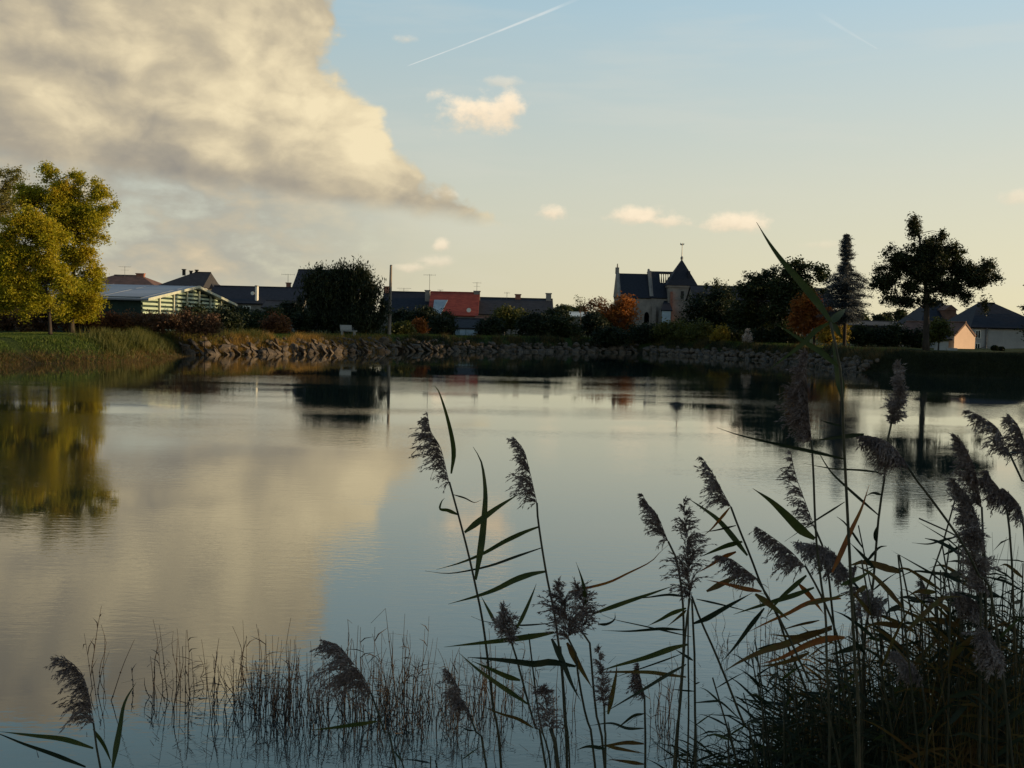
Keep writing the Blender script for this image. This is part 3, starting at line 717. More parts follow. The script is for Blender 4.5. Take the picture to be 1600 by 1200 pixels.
# small peach gabled house turned towards the sun
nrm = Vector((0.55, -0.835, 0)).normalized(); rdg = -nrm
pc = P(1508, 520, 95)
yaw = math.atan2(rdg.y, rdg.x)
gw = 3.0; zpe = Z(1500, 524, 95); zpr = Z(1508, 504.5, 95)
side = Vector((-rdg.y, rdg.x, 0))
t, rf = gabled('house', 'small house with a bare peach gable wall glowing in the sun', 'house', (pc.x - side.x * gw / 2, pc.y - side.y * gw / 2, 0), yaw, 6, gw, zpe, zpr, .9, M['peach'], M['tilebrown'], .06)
house_px('outbuilding', 'low white outbuilding left of the peach gable, behind the little tree', 1464, 1483, 521, 529, 94, 3, M['render'], M['slate2'], cat='shed')
house_px('hall', 'long low dark roofline across the back between blue cedar and oak', 1318, 1446, 503, 509, 135, 12, M['dark'], M['slate2'], cat='hall')
tw_ = empty('garden_wall', (W(1462, 84), 84, 0), 'low white garden wall at the foot of the little tree', 'wall')
for i, (a_, b_) in enumerate(((1462, 1480), (1481, 1497))):
    b = MB(); b.box(W(a_, 84) - W(1462, 84), 0, .9, W(b_, 84) - W(1462, 84), .2, Z(1475, 541.5 + i * 2, 84)); b.build('wall_panel', M['render'], tw_)

# wooden utility pole
pb = P(608, 530, 93); ptp = P(611, 415, 93)
t = empty('utility_pole', (pb.x, 93, 1.0), 'tall bare wooden pole right of the big rounded dark bush', 'pole')
b = MB(); b.tube([(0, 0, -.3), (0.02, 0, 2.5), (ptp.x - pb.x, 0, ptp.z - 1.0)], [.16, .14, .10], 10); b.build('pole_shaft', M['pole'], t)
b = MB(); b.tube([(ptp.x - pb.x, 0, ptp.z - 1.0), (ptp.x - pb.x, 0, ptp.z - .93)], [.12, .06], 10); b.build('pole_cap', M['metal'], t)

# bench on the bank
pbn = P(543, 521, 87)
t = empty('park_bench', (pbn.x, 87, hz(pbn.x, 87) - .03), 'pale concrete bench with backrest on the bank below the rounded dark bush', 'bench')
b = MB(); b.box(-.55, -.22, .42, .75, .22, .50); b.build('seat', M['concrete'], t)
b = MB(); b.poly([(-.62, .24, .52), (.30, .24, .52), (.30, .32, .52), (-.62, .32, .52), (-.68, .34, .92), (.26, .34, .92), (.26, .42, .92), (-.68, .42, .92)],
                 [(0, 1, 5, 4), (3, 7, 6, 2), (0, 4, 7, 3), (1, 2, 6, 5), (4, 5, 6, 7), (0, 3, 2, 1)]); b.build('backrest', M['concrete'], t)
for x in (-.42, .55):
    b = MB(); b.box(x - .07, -.2, 0, x + .07, .2, .418); b.build('leg', M['concrete'], t)

# ------------------------------------------------------------------ stones of the embankment
rng = random.Random(7)
def stone_mesh(i, sx_, sy_, sz_, npt=15, pw=.8):
    bm = bmesh.new()
    for k in range(npt):
        v = Vector((rng.gauss(0, 1), rng.gauss(0, 1), rng.gauss(0, 1))).normalized() * rng.uniform(.88, 1.05)
        c = pw
        v = Vector((max(-c, min(c, v.x)), max(-c, min(c, v.y)), max(-c, min(c, v.z))))
        bm.verts.new((v.x * sx_, v.y * sy_, v.z * sz_))
    bmesh.ops.convex_hull(bm, input=bm.verts)
    bmesh.ops.delete(bm, geom=[v for v in bm.verts if not v.link_faces], context='VERTS')
    me = bpy.data.meshes.new('stone'); bm.to_mesh(me); bm.free(); me.materials.append(M['stone']); return me
SLAB = [stone_mesh(i, rng.uniform(.75, 1.05), rng.uniform(.40, .55), rng.uniform(.20, .30), 14, .66) for i in range(9)]
BOUL = [stone_mesh(i, rng.uniform(.50, .72), rng.uniform(.42, .55), rng.uniform(.34, .46), 22, .85) for i in range(9)]
emb = bpy.data.objects.new('stone_embankment', None); link(emb); tag(emb, kind='structure')
emb['label'] = 'embankment of big tipped stones along the far water edge'
def along(pxs, step):
    pts = [(p, q[0]) for p, q in zip(shore, shore_px) if pxs[0] <= q[0] <= pxs[1]]
    out = []; carry = 0
    for (a, qa), (b_, qb) in zip(pts, pts[1:]):
        L = (b_ - a).length; d = carry
        while d < L:
            out.append((a.lerp(b_, d / L), (b_ - a).normalized(), qa + (qb - qa) * d / L)); d += step * rng.uniform(.8, 1.2)
        carry = d - L
    return out
cnt = 0
for row, (off, zz0, stp) in enumerate(((0.0, .08, .76), (.55, .40, .80), (1.1, .74, .98))):
    for p, tdir, qx in along((300, 1345), stp):
        if cnt >= 300: break
        if row == 2 and rng.random() < (.2 if qx < 650 else .8): continue
        left = qx < 700
        nrm_ = Vector((-tdir.y, tdir.x, 0))
        slab = rng.random() < (.72 if left else .2)
        o = bpy.data.objects.new('stone', rng.choice(SLAB if slab else BOUL)); link(o, emb)
        o.location = (p.x + nrm_.x * (off + rng.uniform(-.15, .15)), p.y + nrm_.y * (off + rng.uniform(-.15, .15)), zz0 + rng.uniform(-.10, .10) - (0 if left else .08))
        o.rotation_euler = (rng.uniform(.15, .5), rng.uniform(.42, .85) if slab else rng.uniform(-.35, .35), math.atan2(tdir.y, tdir.x) + rng.uniform(-.4, .4))
        s_ = rng.uniform(.45, .92) * (1 if qx < 1150 else .78); o.scale = (s_ * rng.uniform(.9, 1.25), s_, s_ * rng.uniform(.85, 1.1)); cnt += 1

# small stones wedged between the big ones, joined
V = []; F_ = []
SMV = [([v.co.copy() for v in me.vertices], [tuple(p.vertices) for p in me.polygons]) for me in BOUL]
for p, tdir, qx in along((298, 1348), .085):
    nrm_ = Vector((-tdir.y, tdir.x, 0)); off = rng.uniform(-.15, 1.9 if qx < 700 else 1.3); s_ = rng.uniform(.14, .46)
    vs, fs = rng.choice(SMV); k0 = len(V); rot = Matrix.Rotation(rng.uniform(0, 6.3), 3, 'Z') @ Matrix.Rotation(rng.uniform(-.7, .7), 3, 'Y')
    c = Vector((p.x + nrm_.x * off, p.y + nrm_.y * off, .0 + off * .56 + rng.uniform(-.12, .06)))
    V += [tuple(c + rot @ (v * s_)) for v in vs]; F_ += [tuple(k0 + a for a in f) for f in fs]
me = bpy.data.meshes.new('rubble'); me.from_pydata(V, [], F_); me.update(); me.materials.append(M['stone'])
o = link(bpy.data.objects.new('rubble', me), emb); o['kind'] = 'stuff'

# ------------------------------------------------------------------ trees and shrubs
def catmull(pts, n):
    pts = [Vector(p) for p in pts]
    if len(pts) == 2: return [pts[0].lerp(pts[1], i / (n - 1)) for i in range(n)]
    q = [pts[0] * 2 - pts[1]] + pts + [pts[-1] * 2 - pts[-2]]
    L = [0.0]
    for a, b_ in zip(pts, pts[1:]): L.append(L[-1] + (b_ - a).length)
    out = []
    for i in range(n):
        s_ = L[-1] * i / (n - 1); k = 0
        while k < len(pts) - 2 and s_ > L[k + 1]: k += 1
        t = (s_ - L[k]) / max(1e-9, L[k + 1] - L[k])
        p0, p1, p2, p3 = q[k], q[k + 1], q[k + 2], q[k + 3]
        out.append(0.5 * ((2 * p1) + (p2 - p0) * t + (2 * p0 - 5 * p1 + 4 * p2 - p3) * t * t + (3 * p1 - p0 - 3 * p2 + p3) * t ** 3))
    return out
def leaves(centres, radii, n, size, seed, flat=.7, upright=0.0, droop=0.0, aspect=.45, tri=False):
    r = np.random.default_rng(seed)
    c = np.asarray(centres); w_ = np.asarray(radii) ** 2; w_ = w_ / w_.sum()
    k = r.choice(len(c), n, p=w_)
    d = r.normal(size=(n, 3)); d /= np.linalg.norm(d, axis=1)[:, None]
    rad = np.asarray(radii)[k][:, None] * np.minimum(1.35, np.abs(r.normal(0, .72, (n, 1))) + .12)
    off = d * rad * np.array([1, 1, flat])
    p = c[k] + off
    if droop: p[:, 2] -= droop * (off[:, 0] ** 2 + off[:, 1] ** 2) / np.asarray(radii)[k]
    a = r.normal(size=(n, 3)); a[:, 2] = a[:, 2] * .6 + upright * 2.0 * np.abs(r.normal(size=n)) - droop
    a /= np.linalg.norm(a, axis=1)[:, None]
    b = r.normal(size=(n, 3)); b -= a * (a * b).sum(1)[:, None]; b /= np.linalg.norm(b, axis=1)[:, None]
    s_ = size * r.uniform(.6, 1.35, (n, 1))
    V = np.empty((n, 4, 3)); V[:, 0] = p - a * s_ * .5; V[:, 2] = p + a * s_ * .5
    V[:, 1] = p + b * s_ * aspect * .5 + a * s_ * .06; V[:, 3] = p - b * s_ * aspect * .5 + a * s_ * .06
    F_ = np.arange(n * 4).reshape(n, 4)
    return V.reshape(-1, 3), F_
def grow(name, label, cat, base, D, ells, n_clump, n_leaf, lsize, lm, seed, bark='bark', trunk_px=None, tr=.18, clump=.85,
         flat=.7, upright=0.0, droop=0.0, aspect=.5, group=None, dr=.8, stem_n=1, zbase=None, limbs=True, hollow=.5):
    """plant: base (px,py) at distance D; ells = crown lobes (px,py,rx,ry[,dD]) seen in the photograph"""
    r = random.Random(seed)
    B = P(base[0], base[1], D); zb = hz(B.x, B.y) if zbase is None else zbase
    k = D / F
    t = empty(name, (B.x, B.y, zb), label, cat, group)
    o3 = Vector((B.x, B.y, zb))
    lobes = []
    for e in ells:
        c = P(e[0], e[1], D + (e[4] if len(e) > 4 else 0)) - o3
        lobes.append((c, e[2] * k, e[3] * k))
    vol = [a[1] * a[1] * a[2] for a in lobes]
    cl = []
    for _ in range(n_clump):
        c, rx, rz = r.choices(lobes, vol)[0]
        u = Vector((r.gauss(0, 1), r.gauss(0, 1), r.gauss(0, 1))).normalized() * (hollow + (1 - hollow) * r.random()) * .86
        p = c + Vector((u.x * rx, u.y * rx * dr, u.z * rz))
        if p.z > .15: cl.append(p)
    # trunk
    if limbs:
        top = trunk_px and [P(a, b_, D) - o3 for a, b_ in trunk_px] or [Vector((0, 0, max(p.z for p in cl) * .6))]
        tp = catmull([Vector((0, 0, -.15))] + top, 9) if len(top) > 0 else []
        nodes = [(p, None) for p in tp]
        par = [i - 1 for i in range(len(tp))]
        pos = list(tp)
        order = sorted(cl, key=lambda p: min((p - q).length for q in tp))
        for p in order:
            best, bi = 1e9, 0
            for i, q in enumerate(pos):
                if i < 2 and len(pos) > 3: continue
                d = (p - q).length + max(0, (q.z - p.z)) * 1.2 + (0.5 * k * 60 if i >= len(tp) else 0)
                if d < best: best, bi = d, i
            q = pos[bi]
            mid = q.lerp(p, .5) + Vector((r.uniform(-.1, .1), r.uniform(-.1, .1), .12)) * (p - q).length
            pos.append(mid); par.append(bi); pos.append(p); par.append(len(pos) - 2)
        wgt = [0] * len(pos)
        for i in range(len(pos) - 1, 0, -1):
            if i >= len(tp): wgt[i] += 1
            wgt[par[i]] += wgt[i]
        tot = max(1, wgt[0])
        b = MB()
        rad = [max(.012, tr * (wgt[i] / tot) ** .62) for i in range(len(pos))]
        b.tube(tp, [max(tr * .22, tr * (1 - .75 * i / (len(tp) - 1))) * (1.25 if i == 0 else 1) for i in range(len(tp))], 8)
        for i in range(len(tp), len(pos)):
            b.tube([pos[par[i]], pos[i]], [min(rad[par[i]], rad[i] * 1.15), rad[i]], 4 if D > 80 else 5, cap=False)
        b.build('trunk', M[bark], t, True)
    cr = [clump * r.uniform(.6, 1.25) for _ in cl]
    V, F_ = leaves([tuple(p) for p in cl], cr, n_leaf, lsize, seed, flat, upright, droop, aspect)
    link(bpy.data.objects.new('crown', npmesh('crown', V, F_, lm)), t)
    return t
# left bank trees
grow('locust_tree', 'large yellow green tree whose slender trunk stands on the left lawn', 'tree', (79, 519), 60,
     [(40, 350, 44, 34), (75, 370, 38, 34), (22, 400, 48, 36), (70, 410, 46, 34), (40, 440, 60, 34), (95, 435, 28, 36), (10, 465, 30, 24), (60, 470, 46, 22), (85, 485, 14, 14), (35, 492, 18, 12), (0, 430, 34, 40), (8, 380, 30, 30), (-10, 480, 30, 26)], 330, 84000, .145, M['locust'], 3, 'bark',
     [(76, 480), (70, 440), (60, 400), (55, 360)], .11, .45, .75, 0, .35, .42, hollow=.1)
grow('locust_tree', 'tallest yellow green tree with spreading top behind the slender trunked one', 'tree', (112, 514), 66,
     [(82, 265, 22, 20), (125, 280, 28, 22), (100, 300, 50, 28), (148, 302, 24, 20), (166, 325, 30, 16), (118, 335, 56, 30), (150, 345, 24, 16), (50, 305, 38, 30), (138, 365, 30, 26), (85, 355, 54, 34), (145, 395, 24, 26), (115, 400, 40, 34), (146, 430, 22, 26), (125, 450, 42, 34), (148, 470, 24, 20), (120, 482, 44, 18)], 380, 110000, .145, M['locust'], 4, 'bark',
     [(112, 470), (116, 400), (112, 340), (92, 280)], .17, .47, .72, 0, .3, .42, hollow=.1)
grow('locust_tree', 'thin pale yellowing tree at the far left edge, sky showing through', 'tree', (-12, 515), 74,
     [(8, 275, 26, 22), (-10, 320, 40, 45), (16, 330, 14, 16), (-20, 400, 45, 45)], 130, 26000, .15, M['locustpale'], 5, 'bark',
     [(-8, 460), (-6, 380), (0, 300)], .15, .6, .55, 0, .25, .4)
# red brown hedge in front of the barn
labs = ['at the left edge of the picture', 'left of the slender tree trunk', 'just right of the slender tree trunk', 'under the tallest yellow green tree', 'below the left end of the metal roof', 'below the middle of the metal roof',
        'at the sunlit barn corner', 'in front of the sunlit gable boards', 'in front of the shaded gable boards', 'at the right end of the hedge']
for i, lab in enumerate(labs):
    px = 5 + i * 35; r_ = random.Random(i)
    h = 22 if i < 4 else 19 - (i > 6) * 3
    grow('hedge_shrub', 'red brown hedge shrub ' + lab, 'shrub', (px, 519), 68 + r_.uniform(-.5, .8), [(px, 500 - (2 if i < 5 else -3), 24, h), (px + 9, 508, 22, 14)], 34, 4200, .16,
         M['hedge'] if i not in (5, 4) else M['russet'], 20 + i, 'bark', None, .05, .38, .9, .4, 0, .45, group='hedge in front of the barn')
# dark shrubs right of the barn
for i, (px, py, rx, ry, D, mm, lab) in enumerate([
        (300, 497, 30, 20, 72, 'green', 'dark green bush against the right half of the barn gable'),
        (350, 500, 34, 20, 80, 'darkgreen', 'dark bush just right of the barn gable'),
        (395, 503, 34, 15, 86, 'green', 'low dark bush below the pale flue pipe'),
        (432, 507, 22, 12, 84, 'russet', 'rusty red low bush left of the rounded dark bush'),
        (470, 503, 20, 16, 90, 'darkgreen', 'dark bush at the left foot of the rounded dark bush'),
        (365, 490, 34, 14, 100, 'darkgreen', 'dark bush below the left half of the flue pipe roof'),
        (418, 494, 34, 13, 99, 'green', 'dark bush below the right half of the flue pipe roof'),
        (452, 486, 22, 18, 101, 'darkgreen', 'dark bush against the little dim shed')]):
    grow('shrub', lab, 'shrub', (px, 520), D, [(px, py, rx, ry), (px + rx * .4, py + 6, rx * .7, ry * .7)], 40, 5200, .2, M[mm], 40 + i, 'bark', None, .06, .5, .85, .3)
# the big rounded bush
grow('rounded_bush', 'huge rounded dark evergreen bush behind the bench, taller than the roofs', 'bush', (537, 520), 92,
     [(500, 462, 30, 48), (530, 455, 30, 46), (560, 458, 28, 46), (585, 480, 22, 42), (482, 485, 20, 34), (540, 500, 58, 22), (547, 425, 18, 16)], 190, 42000, .30, M['darkgreen'], 60, 'bark', [(537, 470), (537, 430)], .2, .62, 1.5, 1.3, 0, .28, hollow=.62)
# centre bushes
C = [(628, 500, 22, 14, 110, 'darkgreen', 'dark bush right behind the wooden pole'),
     (662, 494, 24, 15, 112, 'darkgreen', 'dark bush under the slate roof, behind the small orange bush'),
     (700, 500, 14, 16, 109, 'green', 'narrow dark bush below the left part of the red roof'),
     (1158, 500, 28, 26, 108, 'darkgreen', 'dark bush filling the gap left of the lumpy dark tree'),
     (1140, 528, 22, 12, 102, 'green', 'low bush between the yellow bush and the pampas plume'),
     (655, 508, 11, 11, 99, 'orange', 'small orange bush glowing in front of the dark slate house'),
     (626, 517, 22, 10, 96, 'olive', 'low olive bush at the foot of the wooden pole'),
     (690, 512, 24, 18, 101, 'darkgreen', 'dark bush left of the pale blue shed doors'),
     (768, 513, 20, 17, 103, 'darkgreen', 'dark bush just right of the pale blue shed doors'),
     (798, 495, 30, 22, 106, 'olive', 'yellow tinged bush in front of the long grey roof'),
     (835, 508, 32, 22, 103, 'darkgreen', 'dark bush under the sunlit gable of the long grey roof'),
     (868, 497, 22, 16, 112, 'darkgreen', 'bush covering the foot of the sunlit gable end'),
     (885, 512, 32, 20, 104, 'green', 'low green bush right of the sunlit gable end'),
     (925, 505, 26, 24, 106, 'darkgreen', 'dark bush left of the orange tree'),
     (955, 525, 26, 12, 101, 'darkgreen', 'low dark bush at the foot of the orange tree'),
     (1008, 522, 28, 15, 103, 'darkgreen', 'low dark bush below the church nave'),
     (1050, 518, 32, 17, 102, 'olive', 'rounded yellow green bush below the church tower'),
     (1088, 522, 28, 16, 100, 'olive', 'rounded olive bush right of the one below the church tower'),
     (1126, 524, 16, 13, 97, 'yellow', 'small yellow leaved bush at the left foot of the dark tree group'),
     (1190, 528, 24, 12, 95, 'darkgreen', 'low dark bush under the dark tree group'),
     (1228, 527, 26, 13, 94, 'darkgreen', 'low dark bush left of the russet tree foot')]
for i, (px, py, rx, ry, D, mm, lab) in enumerate(C):
    sm = rx < 18
    grow('shrub', lab, 'shrub', (px, 533), D, [(px, py, rx, ry), (px - rx * .35, py + ry * .3, rx * .7, ry * .7), (px + rx * .4, py + ry * .35, rx * .6, ry * .6)], 26 if sm else 55, 2600 if sm else 7500, .19 if sm else .24, M[mm], 80 + i, 'bark', None, .06, .42 if sm else .6, .85, .5 if sm else .25)
grow('bare_sapling', 'thin nearly bare sapling against the sky right of the sunlit gable end', 'tree', (907, 505), 118, [(906, 470, 11, 11), (906, 480, 8, 8)], 30, 130, .16, M['olive'], 101, 'barkgrey', [(907, 490), (906, 465)], .06, .3, 1, .5)
grow('orange_tree', 'bright orange autumn tree in front of the church nave', 'tree', (967, 530), 108,
     [(945, 483, 22, 17), (978, 480, 20, 18), (966, 500, 34, 24), (940, 505, 20, 14), (985, 512, 18, 18), (970, 520, 22, 12)], 120, 13000, .25, M['orange'], 102, 'bark', [(966, 505), (962, 478)], .13, .62, .8, .1)
grow('tree', 'tangle of thin upright twigs left of the orange tree crown', 'tree', (938, 520), 114, [(935, 474, 18, 10), (915, 482, 14, 8)], 60, 900, .2, M['russet'], 103, 'bark', [(937, 500), (936, 480)], .07, .4, 1, .8)
# dark tree group between church and cedar
grow('dark_tree', 'broad dark tree just right of the church tower, hiding its base', 'tree', (1110, 535), 110, [(1110, 478, 42, 28), (1085, 500, 32, 24), (1125, 505, 40, 22), (1130, 462, 20, 14)], 130, 17000, .27, M['darkgreen'], 110, 'bark', None, .25, .8, .8)
grow('poplar', 'slim upright tree tips poking above the hall roof right of the church', 'tree', (1118, 530), 122, [(1105, 450, 6, 12), (1118, 452, 7, 15), (1132, 455, 7, 12), (1118, 480, 16, 22)], 50, 2600, .25, M['green'], 111, 'bark', [(1118, 480), (1118, 450)], .15, .45, 1.4, 1.0)
grow('dark_tree', 'dark tree with lumpy crown on the left of the tall group', 'tree', (1180, 540), 98, [(1172, 438, 17, 12), (1200, 423, 24, 20), (1170, 450, 28, 20), (1205, 452, 40, 26), (1185, 465, 40, 26), (1165, 490, 38, 28), (1200, 500, 42, 26)], 150, 19000, .25, M['green'], 112, 'bark', [(1182, 490), (1190, 440)], .24, .62, .75)
grow('dark_tree', 'tall dark tree directly left of the blue cedar, sky between its top branches', 'tree', (1215, 545), 94, [(1240, 424, 26, 21), (1270, 426, 22, 20), (1250, 455, 38, 22), (1225, 485, 40, 26), (1285, 448, 18, 24), (1235, 450, 44, 30), (1220, 515, 32, 16)], 160, 20000, .25, M['green'], 113, 'barkgrey', [(1215, 500), (1235, 450), (1250, 420)], .26, .62, .75)
grow('russet_tree', 'rust red autumn tree at the foot of the blue cedar', 'tree', (1272, 545), 89, [(1262, 480, 26, 24), (1285, 495, 22, 22), (1258, 505, 28, 18), (1290, 520, 20, 14)], 100, 11000, .22, M['orange'], 114, 'bark', [(1272, 510), (1270, 480)], .13, .55, .8, .1)
grow('yellow_tree', 'yellow leaved young tree beside the cedar trunk', 'tree', (1300, 546), 86, [(1303, 505, 14, 16), (1296, 525, 22, 14), (1318, 520, 12, 14)], 60, 5000, .19, M['yellow'], 115, 'bark', [(1301, 520), (1303, 495)], .08, .4, .8, .1)
# pampas
t = grow('pampas_grass', 'pale pinkish plume of pampas grass under the dark trees', 'plant', (1167, 545), 93, [(1167, 528, 8, 6), (1168, 518, 3, 5)], 14, 700, .2, M['pampas'], 116, 'barkgrey', None, .03, .22, 1.4, 1.0)
# blue cedar with layered boughs
def cedar():
    D = 84; B = P(1319, 548, D); zb = hz(B.x, B.y); k = D / F; r = random.Random(5)
    t = empty('blue_cedar', (B.x, B.y, zb), 'blue grey cedar with narrow spire top and layered lower boughs', 'tree')
    topz = P(1323, 367, D).z - zb; o3 = Vector((B.x, B.y, zb)); topx = P(1323, 367, D).x - B.x
    b = MB(); b.tube([(0, 0, -.2), (topx * .3, 0, topz * .4), (topx, 0, topz)], [.15, .12, .02], 8)
    cs, rs = [], []
    def bough(z, L, az_, lift, droopz, rr):
        st = Vector((topx * z / topz, 0, z)); d = Vector((math.cos(az_), math.sin(az_), 0))
        pts = [st + d * L * s_ + Vector((0, 0, lift * L * s_ - droopz * L * s_ * s_)) for s_ in (0, .35, .7, 1)]
        b.tube(pts, [.045, .035, .02, .008], 4, cap=False)
        for s_ in np.linspace(.12, 1.05, 9):
            p = st + d * L * s_ + Vector((0, 0, lift * L * s_ - droopz * L * s_ * s_))
            cs.append(p + Vector((r.uniform(-.1, .1), r.uniform(-.1, .1), 0))); rs.append(rr * r.uniform(.7, 1.25))
    z = Z(1320, 497, D) - zb; 
    prof = [(499, 16, -.25, .1), (494, 30, -.1, .12), (488, 40, -.12, .12), (481, 44, .0, .15), (474, 40, .05, .15), (467, 38, .1, .2), (460, 36, .15, .2), (453, 35, .2, .25), (446, 34, .25, .35), (439, 33, .3, .45), (432, 30, .4, .55),
            (425, 15, .4, .3), (419, 11, .4, .2), (413, 8, .5, .2), (407, 9, .6, .2), (401, 11, .6, .2), (395, 11, .7, .2), (389, 9, .8, .2), (384, 8, 1.0, .2), (379, 6, 1.1, .2), (374, 4, 1.3, .2), (370, 2.5, 1.5, .2)]
    for py, L0, lift, dro in prof:
        zz_ = P(1322, py, D).z - zb; n = 8 if L0 > 20 else 6
        for i in range(n):
            bough(zz_ + r.uniform(-.18, .18) * (L0 > 14), L0 * k * r.uniform(.45, 1.1), i * 2 * math.pi / n + r.uniform(-.6, .6), lift + r.uniform(-.1, .1), dro, .29 if L0 > 20 else .09 + .011 * L0)
    b.build('trunk', M['bark'], t, True)
    V, F_ = leaves([tuple(c) for c in cs], rs, 62000, .15, 9, .75, .15, 0, .24)
    link(bpy.data.objects.new('crown', npmesh('crown', V, F_, M['bluecedar'])), t)
cedar()
# great oak on the right bank
grow('oak_tree', 'great spreading oak alone on the right bank, its long limbs reaching over the roofs', 'tree', (1447, 551), 71,
     [(1430, 362, 15, 20), (1472, 372, 18, 18), (1450, 390, 42, 24), (1448, 412, 46, 26), (1525, 430, 36, 18), (1490, 395, 26, 16), (1402, 402, 30, 22), (1445, 422, 50, 28), (1385, 436, 28, 26), (1375, 420, 16, 8), (1395, 465, 14, 16), (1425, 452, 26, 12),
      (1500, 420, 36, 18), (1540, 415, 20, 13), (1558, 434, 18, 12), (1520, 440, 34, 15), (1480, 448, 40, 20), (1510, 462, 20, 12), (1540, 472, 9, 16), (1385, 468, 14, 14), (1378, 440, 24, 16), (1415, 470, 24, 8), (1450, 470, 30, 8), (1392, 490, 9, 10), (1427, 350, 10, 10)], 560, 80000, .15, M['oak'], 130, 'bark',
     [(1447, 520), (1448, 480), (1446, 440), (1440, 400), (1436, 365)], .24, .36, 1.0, 0, .15, .5, dr=.75, hollow=.08)
grow('young_tree', 'small olive tree right beside the oak trunk, in front of the white outbuilding', 'tree', (1466, 549), 80, [(1468, 512, 17, 14), (1462, 525, 16, 12), (1478, 520, 10, 10)], 50, 4200, .19, M['olive'], 131, 'bark', [(1467, 530), (1468, 512)], .07, .42, .85)
grow('tree', 'tree at the right edge with only a few leafy branch tips in view', 'tree', (1655, 556), 70, [(1606, 478, 12, 10), (1604, 520, 14, 7), (1650, 450, 50, 40), (1660, 500, 40, 30)], 90, 7500, .2, M['oak'], 132, 'bark', [(1655, 500), (1650, 450)], .2, .5, .8)
# hedge behind the right bank
for i, (px, lab) in enumerate([(1345, 'just right of the cedar trunk'), (1372, 'below the left limb of the oak'), (1400, 'midway between cedar and oak trunk'), (1425, 'just left of the oak trunk')]):
    grow('hedge_shrub', 'dark green hedge shrub ' + lab, 'shrub', (px, 547), 92, [(px, 525, 21, 17), (px + 8, 532, 20, 13)], 34, 4200, .2, M['darkgreen'] if i % 2 else M['green'], 140 + i, 'bark', None, .05, .45, .9, .3, group='hedge behind the right bank')
for i, (px, lab) in enumerate([(1528, 'left one of two along the pale house wall'), (1568, 'right one along the pale house wall, cut by the picture edge')]):
    grow('hedge_shrub', 'low clipped dark hedge, ' + lab, 'shrub', (px, 551), 88, [(px, 548, 24, 5), (px + 22, 548, 22, 5)], 30, 3200, .16, M['darkgreen'], 150 + i, 'bark', None, .03, .22, .8)
# far trees on the skyline
fr = [(1345, 499, 14, 9, 520, 'round far tree right of the cedar trunk'), (1382, 498, 18, 7, 540, 'low wide far tree under the left limb of the oak'), (1407, 494, 9, 10, 500, 'taller round far tree left of the oak trunk'),
      (1427, 501, 14, 6, 560, 'small far tree by the oak trunk'), (880, 484, 16, 6, 420, 'far low tree just right of the sunlit gable end'), (900, 486, 16, 5, 430, 'far low tree left of the orange tree'), (1515, 497, 8, 14, 300, 'narrow far tree between the two hipped roofs')]
for i, (px, py, rx, ry, D, lab) in enumerate(fr):
    grow('far_tree', lab, 'tree', (px, 512), D, [(px, py, rx, ry)], 30, 1500, 1.6 * D / 520, M['green'], 160 + i, 'bark', None, .4, 1.6 * D / 520, .8)
# a far-off wood closing the horizon (one mass)
r_ = np.random.default_rng(5)
cc = []; rr = []
for a in np.linspace(-1.0, 1.0, 420):
    D = 900 + r_.uniform(-60, 120); h = 7 + 3 * math.sin(a * 9) + 2.5 * math.sin(a * 31) + r_.uniform(-2, 2)
    cc.append((D * math.sin(a), D * math.cos(a), 1.5 + h * .5)); rr.append(h * .75)
V, F_ = leaves(cc, rr, 26000, 3.0, 77, .8)
o = link(bpy.data.objects.new('distant_wood', npmesh('distant_wood', V, F_, M['green']))); tag(o, 'low far-off wood along the horizon', 'wood', kind='stuff')

# unseen trees added on the right to shade both banks and the barn gable
def outtree(x, y, h, rx, seed, lab, mm='darkgreen', nl=9000):
    r = random.Random(seed); zb = hz(x, y)
    t = empty('bank_tree', (x, y, zb), lab, 'tree', 'trees on the bank right of the picture')
    cl = []
    for _ in range(110):
        u = Vector((r.gauss(0, 1), r.gauss(0, 1), r.gauss(0, 1))).normalized() * (.3 + .7 * r.random())
        cl.append(Vector((u.x * rx, u.y * rx, h * .52 + u.z * h * .48)))
    b = MB(); b.tube([(0, 0, -.2), (0, 0, h * .8)], [.16, .05], 8)
    for p in cl[:50]: b.tube([(0, 0, max(.5, p.z * .6)), p], [.04, .01], 4, cap=False)
    b.build('trunk', M['bark'], t)
    V, F_ = leaves([tuple(p) for p in cl], [rx * .35] * len(cl), nl, .28, seed, .9)
    link(bpy.data.objects.new('crown', npmesh('crown', V, F_, M[mm])), t)
k = 0
for (x, y, h, rx) in [(44, 50, 4.2, 2.6), (45, 55, 4.6, 2.6), (45, 60, 4.0, 2.6), (46, 65, 4.8, 2.6), (46, 70, 4.4, 2.6), (46, 75, 4.3, 2.6), (47, 80, 4.6, 2.4)]:  # row added to keep sunlight off the right bank grass
    outtree(x, y, h, rx, 230 + k, 'leafy shrub of the row beyond the right edge, ' + ['nearest the camera', 'second from the near end', 'third from the near end', 'in the middle of the row', 'third from the far end', 'second from the far end', 'at the far end'][k % 7], nl=7000); k += 1
for (x, y, h, rx) in [(50, 88.5, 13.5, 3.0), (51, 92, 13.5, 2.2), (56, 99.4, 14, 2.5), (57, 104, 14, 3.0)]:  # added and sized to throw shade on most of the barn gable
    outtree(x, y, h, rx, 250 + k, ['tall tree beyond the right edge, nearest to the shore of four', 'slim tall tree beyond the right edge, second from the shore', 'tall tree beyond the right edge, third from the shore', 'tall broad tree beyond the right edge, farthest from the shore'][k % 4], nl=12000); k += 1
k = 0
